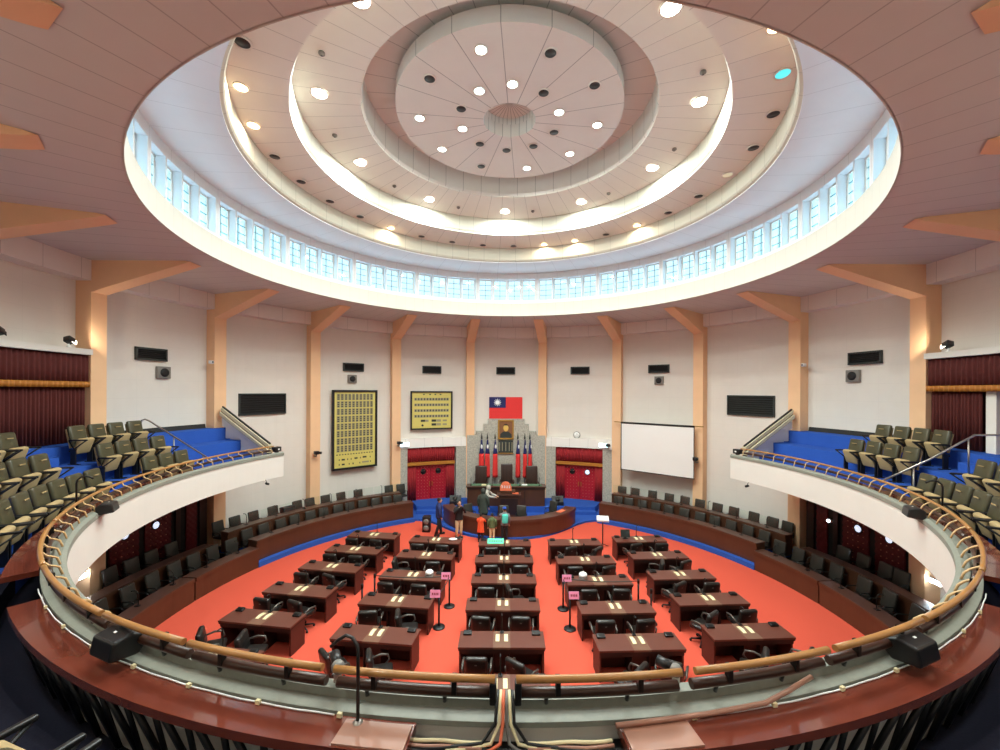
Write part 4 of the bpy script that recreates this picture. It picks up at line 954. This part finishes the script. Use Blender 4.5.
# ------------------------------------------------------------------ people
def skin_mesh(joints, edges, subd=1):
    me = bpy.data.meshes.new('tmp'); names_ = list(joints); idx = {n: i for i, n in enumerate(names_)}
    me.from_pydata([joints[n][0] for n in names_], [(idx[a], idx[b]) for a, b in edges], [])
    o = bpy.data.objects.new('tmp', me); C.objects.link(o)
    o.modifiers.new('skin', 'SKIN'); sb = o.modifiers.new('sub', 'SUBSURF'); sb.levels = subd; sb.render_levels = subd
    for i, n in enumerate(names_):
        r = joints[n][1]; me.skin_vertices[0].data[i].radius = r if isinstance(r, tuple) else (r, r)
    me.skin_vertices[0].data[0].use_root = True
    dg = bpy.context.evaluated_depsgraph_get(); dg.update(); ev = o.evaluated_get(dg)
    m2 = ev.to_mesh(); vs = [v.co[:] for v in m2.vertices]; fs = [tuple(p.vertices) for p in m2.polygons]; ev.to_mesh_clear()
    bpy.data.objects.remove(o); bpy.data.meshes.remove(me)
    return vs, fs
def person(label, loc, rz, h, arms, top, legs, hair='hair', hair_len=0, lean=0, stride=.0, hood=None, cap=None, pack=None, jacket_len=.84, quilt_=False):
    k = h/1.7
    t = thing('person', label, 'person', loc, rz); t.scale = (k, k, k)
    ln = lambda z: -lean*max(0, z-.9)
    J = {'pelvis': ((0, 0, .96), (.12, .085)), 'belly': ((0, ln(1.1), 1.1), (.13, .095)), 'chest': ((0, ln(1.28), 1.28), (.13, .085)), 'neck0': ((0, ln(1.44), 1.44), .06), 'neck': ((0, ln(1.5)-.01, 1.5), .052)}
    E_ = [('pelvis', 'belly'), ('belly', 'chest'), ('chest', 'neck0'), ('neck0', 'neck')]
    sh = ln(1.39)
    A = {'down': (((.24, sh+.02, 1.12), (.25, sh-.06, .88)),)*2, 'camera': (((.25, sh-.14, 1.2), (.07, sh-.24, 1.46)),)*2, 'forward': (((.24, sh-.2, 1.2), (.16, sh-.44, 1.16)),)*2, 'one': (((.24, sh+.02, 1.12), (.25, sh-.06, .88)), ((.23, sh-.2, 1.22), (.12, sh-.42, 1.24)))}[arms]
    hands = {}
    for i, s in ((0, -1), (1, 1)):
        n = 'lr'[i]; e, w = A[i]; e = (s*e[0], e[1], e[2]); w = (s*w[0], w[1], w[2])
        J['sh'+n] = ((s*.155, sh, 1.36), .045); J['el'+n] = (e, .045); J['wr'+n] = (w, .03); hands[n] = (e, w, s)
        d = (Vector(w)-Vector(e)).normalized(); J['pm'+n] = (tuple(Vector(w)+d*.07), (.036, .02))
        E_ += [('chest', 'sh'+n), ('sh'+n, 'el'+n), ('el'+n, 'wr'+n), ('wr'+n, 'pm'+n)]
        J['hp'+n] = ((s*.09, 0, .84), .07); J['kn'+n] = ((s*.1, -.02-s*stride*.4, .48), .058); J['an'+n] = ((s*.1, .02-s*stride, .09), .04); J['to'+n] = ((s*.11, -.13-s*stride, .035), .035)
        E_ += [('pelvis', 'hp'+n), ('hp'+n, 'kn'+n), ('kn'+n, 'an'+n), ('an'+n, 'to'+n)]
    vs, fs = skin_mesh(J, E_)
    b = MB().add(vs, fs, 0, True)
    for n, (e, w, s) in hands.items():       # five fingers on each palm
        e, w = Vector(e), Vector(w); d = (w-e).normalized(); side = d.cross(Vector((0, 0, 1)))
        side = side.normalized() if side.length > .2 else Vector((1, 0, 0)); up = side.cross(d)
        for q, l_ in ((-1.5, .062), (-.5, .075), (.5, .07), (1.5, .055)):
            p = w+d*.08+side*q*.018; b.tube([p, p+d*l_*.55-up*.008, p+d*l_*.9-up*.028], [.009, .008, .006], 6)
        p = w+d*.03+side*s*.03; b.tube([p, p+d*.03+side*s*.025, p+d*.06+side*s*.03], [.011, .009, .007], 6)
    hx, hy, hz = 0, ln(1.6)-.03, 1.6
    b.ellip((hx, hy, hz), (.078, .095, .118), 18, 12); b.ellip((hx, hy-.035, hz-.075), (.05, .05, .04), 12, 8)
    b.ellip((hx, hy-.1, hz-.015), (.014, .02, .022), 8, 6)
    for s in (-1, 1): b.ellip((s*.078, hy+.005, hz-.01), (.012, .022, .032), 8, 6); b.ellip((s*.03, hy-.085, hz+.02), (.012, .008, .008), 8, 6, 1)
    b.ellip((0, hy-.086, hz-.06), (.024, .008, .007), 8, 6, 2)
    b.build('body', ['skin', 'black', 'padded'], t)
    # clothes: lofted elliptical rings and sleeves
    def loft(m, rings, n=20):
        vs = [(cx+rx*math.cos(2*PI*i/n), cy+ry*math.sin(2*PI*i/n), z) for cx, cy, z, rx, ry in rings for i in range(n)]
        fs = [(q*n+i, q*n+(i+1) % n, (q+1)*n+(i+1) % n, (q+1)*n+i) for q in range(len(rings)-1) for i in range(n)]
        return m.add(vs, fs+[tuple(range(n))[::-1], tuple((len(rings)-1)*n+i for i in range(n))], 0, True)
    zb = jacket_len; keys = [(zb, .195 if zb > .7 else .225, .15), (.98, .185, .14), (1.12, .18, .135), (1.28, .195, .14), (1.37, .205, .13), (1.425, .15, .105), (1.46, .09, .085), (1.5, .072, .075)]
    def at(z):
        for (z0, a0, b0), (z1, a1, b1) in zip(keys, keys[1:]):
            if z <= z1: u = (z-z0)/(z1-z0); return a0+(a1-a0)*u, b0+(b1-b0)*u
        return keys[-1][1:]
    rings = []
    for i in range(29):
        z = zb+(1.5-zb)*i/28; a_, b_ = at(z); f_ = 1+(.045*abs(math.sin(i*PI/4)) if quilt_ else 0); rings.append((0, ln(z), z, a_*f_, b_*f_))
    jm = loft(MB(), rings)
    for n, s in (('l', -1), ('r', 1)):
        e, w = Vector(J['el'+n][0]), Vector(J['wr'+n][0]); s0 = Vector((s*.155, sh, 1.375)); m1 = s0.lerp(e, .5); m1.x += s*.02
        jm.tube([s0, m1, e, e.lerp(w, .5), w], [.075, .07, .06, .055, .045], 12)
    jm.build('jacket', top, t)
    tm = loft(MB(), [(0, 0, 1.0, .15, .115), (0, 0, .92, .165, .125), (0, 0, .82, .168, .125), (0, 0, .77, .15, .11)])
    for n in 'lr':
        hp, kn, an = Vector(J['hp'+n][0]), Vector(J['kn'+n][0]), Vector(J['an'+n][0]); tm.tube([hp+Vector((0, 0, .03)), hp.lerp(kn, .5), kn, kn.lerp(an, .5), an], [.088, .088, .075, .068, .06], 12)
    tm.build('trousers', legs, t)
    for n, s in (('l', -1), ('r', 1)):
        q = J['an'+n][0]; MB().box((s*.105, q[1]-.05, .045), (.1, .27, .09), None, .035).build('shoe', 'shoe_cloth', t)
    if hood: MB().ellip((0, hy+.02, hz), (.115, .12, .145), 16, 10).build('hood', hood, t)
    elif hair:
        m = MB().ellip((0, hy+.025, hz+.035), (.09, .1, .1), 16, 10)
        if hair_len: m.ellip((0, hy+.06, hz-.06), (.085, .06, hair_len), 14, 8)
        m.build('hair', hair, t)
    if cap: MB().ellip((0, hy+.01, hz+.06), (.098, .112, .085), 16, 10).box((0, hy-.12, hz+.05), (.13, .1, .015), None, .006).build('cap', cap, t)
    if pack: MB().box((0, .19, 1.2), (.3, .16, .44), None, .06).build('backpack', pack, t)
    return t
FRONT = 0
person('person in navy puffer jacket and black trousers at the left end of the clerks desk', (-3.07, 6.75, 0), R_(180-70), 1.68, 'down', 'navy_cloth', 'black_cloth', quilt_=True, stride=.14)
person('person in black jacket and khaki trousers raising a camera before the curved desk', (-2.12, 6.42, 0), R_(25), 1.66, 'camera', 'black_cloth', 'khaki_cloth', hair_len=.1)
cam_t = thing('camera', 'black camera held up by the person in khaki trousers', 'camera', (-2.0, 6.17, 1.44), R_(25)); MB().box((0, 0, .0), (.13, .05, .08), None, .01).build('camera_body', 'black', cam_t); MB().tube([(0, -.02, 0), (0, -.09, 0)], .03, 12).build('lens', 'chrome_dark', cam_t)
person('person in a dark green quilted hooded coat seen from behind near the podium', (-1.1, 7.75, .1), R_(180-15), 1.78, 'down', 'puffer_cloth', 'black_cloth', jacket_len=.6, quilt_=True, hood='puffer_cloth')
person('person in a pale grey hooded top leaning to the podium', (-1.1, 8.95, .1), R_(75), 1.68, 'forward', 'hoodie_cloth', 'black_cloth', hood='hoodie_cloth', lean=.3)
person('child in a bright orange coat standing at the curved desk', (-1.12, 5.95, 0), R_(180-10), 1.22, 'forward', 'orange_cloth', 'black_cloth', jacket_len=.6)
person('child in a camouflage jacket and khaki trousers between orange and turquoise coats', (-.62, 6.0, 0), R_(180), 1.22, 'down', 'camo_cloth', 'khaki_cloth')
person('person in a blue cap with a turquoise backpack facing the podium', (-.08, 5.95, 0), R_(180+8), 1.5, 'one', 'grey_cloth', 'black_cloth', cap='cap_cloth', pack='turquoise_cloth')
# ------------------------------------------------------------------ dome lamps
def make_lamp(lens, r, name='dome_downlight'):
    t = thing(name, '-', 'downlight')
    MB().lathe([(r, 0), (r+.03, -.012), (r+.03, .02), (r, .03), (r, 0)], 24, caps=False).build('trim_ring', 'white', t)
    MB().lathe([(0, .004), (r, .004), (r, .02), (0, .02)], 24).build('lens', lens, t)
    return t
def light_data(name, col, e, size):
    d = bpy.data.lights.new(name, 'AREA'); d.shape = 'DISK'; d.size = size; d.energy = e; d.color = col; d.spread = R_(172); return d
E0 = 1.4
LD = {'w': light_data('dome_white', (.89, 1, .955), 98*E0, .36), 'o': light_data('dome_warm', (1, .82, .58), 20*E0, .3), 'g': light_data('dome_cool', (.89, 1, .95), 86*E0, .26)}
KD = {'w': Kind(make_lamp('lamp_white', .19)), 'o': Kind(make_lamp('lamp_warm', .135)), 'g': Kind(make_lamp('lamp_green', .13)), 'x': Kind(make_lamp('lamp_off', .135)), 'c': Kind(make_lamp('lamp_cyan', .135)), 'm': Kind(make_lamp('lamp_cream', .135))}
def put_lamp(kind, phi, r, z, label, grp, shine=True):
    o = KD[kind].put(P(phi, r, z), 0, label, grp)
    if kind in LD and shine:
        l = bpy.data.objects.new('lamp_light', LD[kind]); C.objects.link(l); l.parent = o; l.location = (0, 0, -.03)
    return o
def comp(p):
    p = (p+180) % 360-180
    w = ['stage', 'stage-right', 'right', 'rear-right', 'rear', 'rear-left', 'left', 'stage-left']
    return w[int(((p+22.5) % 360)//45)]
KN = {'w': 'large lit white', 'o': 'lit warm amber', 'g': 'small lit cool white', 'x': 'unlit dark', 'c': 'cyan glowing', 'm': 'dim cream'}
def deg(p): return int(round(p)) % 360
cnt = {}
def lab(kind, ring, p):
    key = (kind, ring, comp(p)); cnt[key] = cnt.get(key, 0)+1
    return '%s downlight in the %s dome ring, %s side, %s clockwise' % (KN[kind], ring, comp(p), ORD[cnt[key]-1])
for k in range(10):
    p = -145.4+36*k; put_lamp('w', p, 5.08, 14.03, lab('w', 'middle', p), 'large downlights of the middle ring')
ring2 = {14.3: 'o', 26.3: 'o', 50.3: 'o', 86.3: 'm', 122.3: 'c', 134.3: 'o', -45.7: 'o', -105.7: 'o', -117.7: 'o'}
for k in range(30):
    p = -177.7+12*k; kd = next((v for q, v in ring2.items() if abs(q-p) < 3), 'x')
    put_lamp(kd, p, 6.62, 13.15, lab(kd, 'outer', p), 'downlights of the outer ring')
for p, kd in ((-164.7, 'g'), (-128.5, 'x'), (-92.6, 'g'), (-57.2, 'g'), (-21.7, 'x'), (14.3, 'g'), (51, 'g'), (86.6, 'g'), (123.2, 'x'), (159.1, 'x')):
    put_lamp(kd, p, 2.6, 14.46, lab(kd, 'core disc outer', p), 'downlights of the core disc')
for p, kd in ((-146.2, 'g'), (-110.9, 'x'), (-75.8, 'g'), (-40, 'x'), (-3.2, 'x'), (32.7, 'x'), (69.8, 'x'), (105.8, 'g'), (142.2, 'x'), (177.7, 'g')):
    put_lamp(kd, p, 1.45, 14.46, lab(kd, 'core disc inner', p), 'downlights of the core disc')
put_lamp('g', 178, .35, 15.02, 'small lit lamp inside the central dome hole', 'downlights of the core disc', False)
sd = thing('smoke_detector', '-', 'detector'); MB().lathe([(.07, .02), (.07, -.02), (.04, -.045), (.015, -.05)], 16).build('housing', 'grey_plastic', sd); MB().lathe([(.02, -.05), (.02, -.056)], 10).build('sensor', 'vent', sd)
sdk = Kind(sd)
for i, p in enumerate((-125, -90, -54.5, -23.3, 11.6, 47.6, 83.2, 118.6)):
    sdk.put(P(p, 5.1, 14.03), 0, 'tiny detector on the middle dome ring, %s going clockwise from the left rear' % ORD[i], 'detectors on the dome')
# ------------------------------------------------------------------ flood lamps on the ledges, then added ceiling lights
for a, l in lamps[1:]:
    d = bpy.data.lights.new('flood', 'SPOT'); d.energy = 32; d.color = (1, .85, .65); d.spot_size = R_(120); d.shadow_soft_size = .08
    o = bpy.data.objects.new('flood_light', d); C.objects.link(o); o.location = P(a*.985, 11.7, 7.85)
    tgt = Vector(P(a*.78, 11.0, 9.6)); o.rotation_euler = (tgt-o.location).to_track_quat('-Z', 'Y').to_euler()
# unseen downlights added to brighten the counter and rear gallery
rd = Kind(make_lamp('lamp_white', .16, 'added_downlight'))
dl = light_data('added_gallery_fill', (.92, 1, .95), 80, .34)
for i, a in enumerate((-140, -163, 163, 140)):
    o = rd.put(P(a, 11.0, 10.27), 0, 'added unseen downlight in the flat ceiling over the rear gallery, %s from the left' % ORD[i], 'added downlights over the rear gallery')
    l = bpy.data.objects.new('lamp_light', dl); C.objects.link(l); l.parent = o; l.location = (0, 0, -.03)
# ------------------------------------------------------------------ world and camera
w = bpy.data.worlds.new('world'); bpy.context.scene.world = w; w.use_nodes = True
nt = w.node_tree; bg = nt.nodes['Background']
tc = nt.nodes.new('ShaderNodeTexCoord'); sx = nt.nodes.new('ShaderNodeSeparateXYZ'); rp = nt.nodes.new('ShaderNodeMapRange')
nt.links.new(tc.outputs['Generated'], sx.inputs[0]); nt.links.new(sx.outputs[2], rp.inputs[0])
rp.inputs[1].default_value = .42; rp.inputs[2].default_value = .8; rp.inputs[3].default_value = 1.4; rp.inputs[4].default_value = 13
nt.links.new(rp.outputs[0], bg.inputs[1]); cr = nt.nodes.new('ShaderNodeValToRGB'); cr.color_ramp.elements[0].position = .42; cr.color_ramp.elements[0].color = (.76, .92, 1, 1); cr.color_ramp.elements[1].position = .7; cr.color_ramp.elements[1].color = (.55, .78, 1, 1)
nt.links.new(sx.outputs[2], cr.inputs[0]); nt.links.new(cr.outputs[0], bg.inputs[0])      # overcast sky, brighter overhead
cam = bpy.data.cameras.new('camera'); co = bpy.data.objects.new('camera', cam); C.objects.link(co)
co.location = (-.1, -12.0, 6.6); co.rotation_euler = (PI/2, -.005, 0)
cam.sensor_width = 36; cam.lens = 36*411/1000; cam.shift_y = (390.8-375)/1000; cam.shift_x = -(504.7-500)/1000; cam.clip_start = .05; cam.clip_end = 200
sc = bpy.context.scene; sc.camera = co
sc.view_settings.view_transform = 'Standard'; sc.view_settings.look = 'None'; sc.view_settings.exposure = .22; sc.view_settings.gamma = 1; sc.view_settings.use_curve_mapping = False
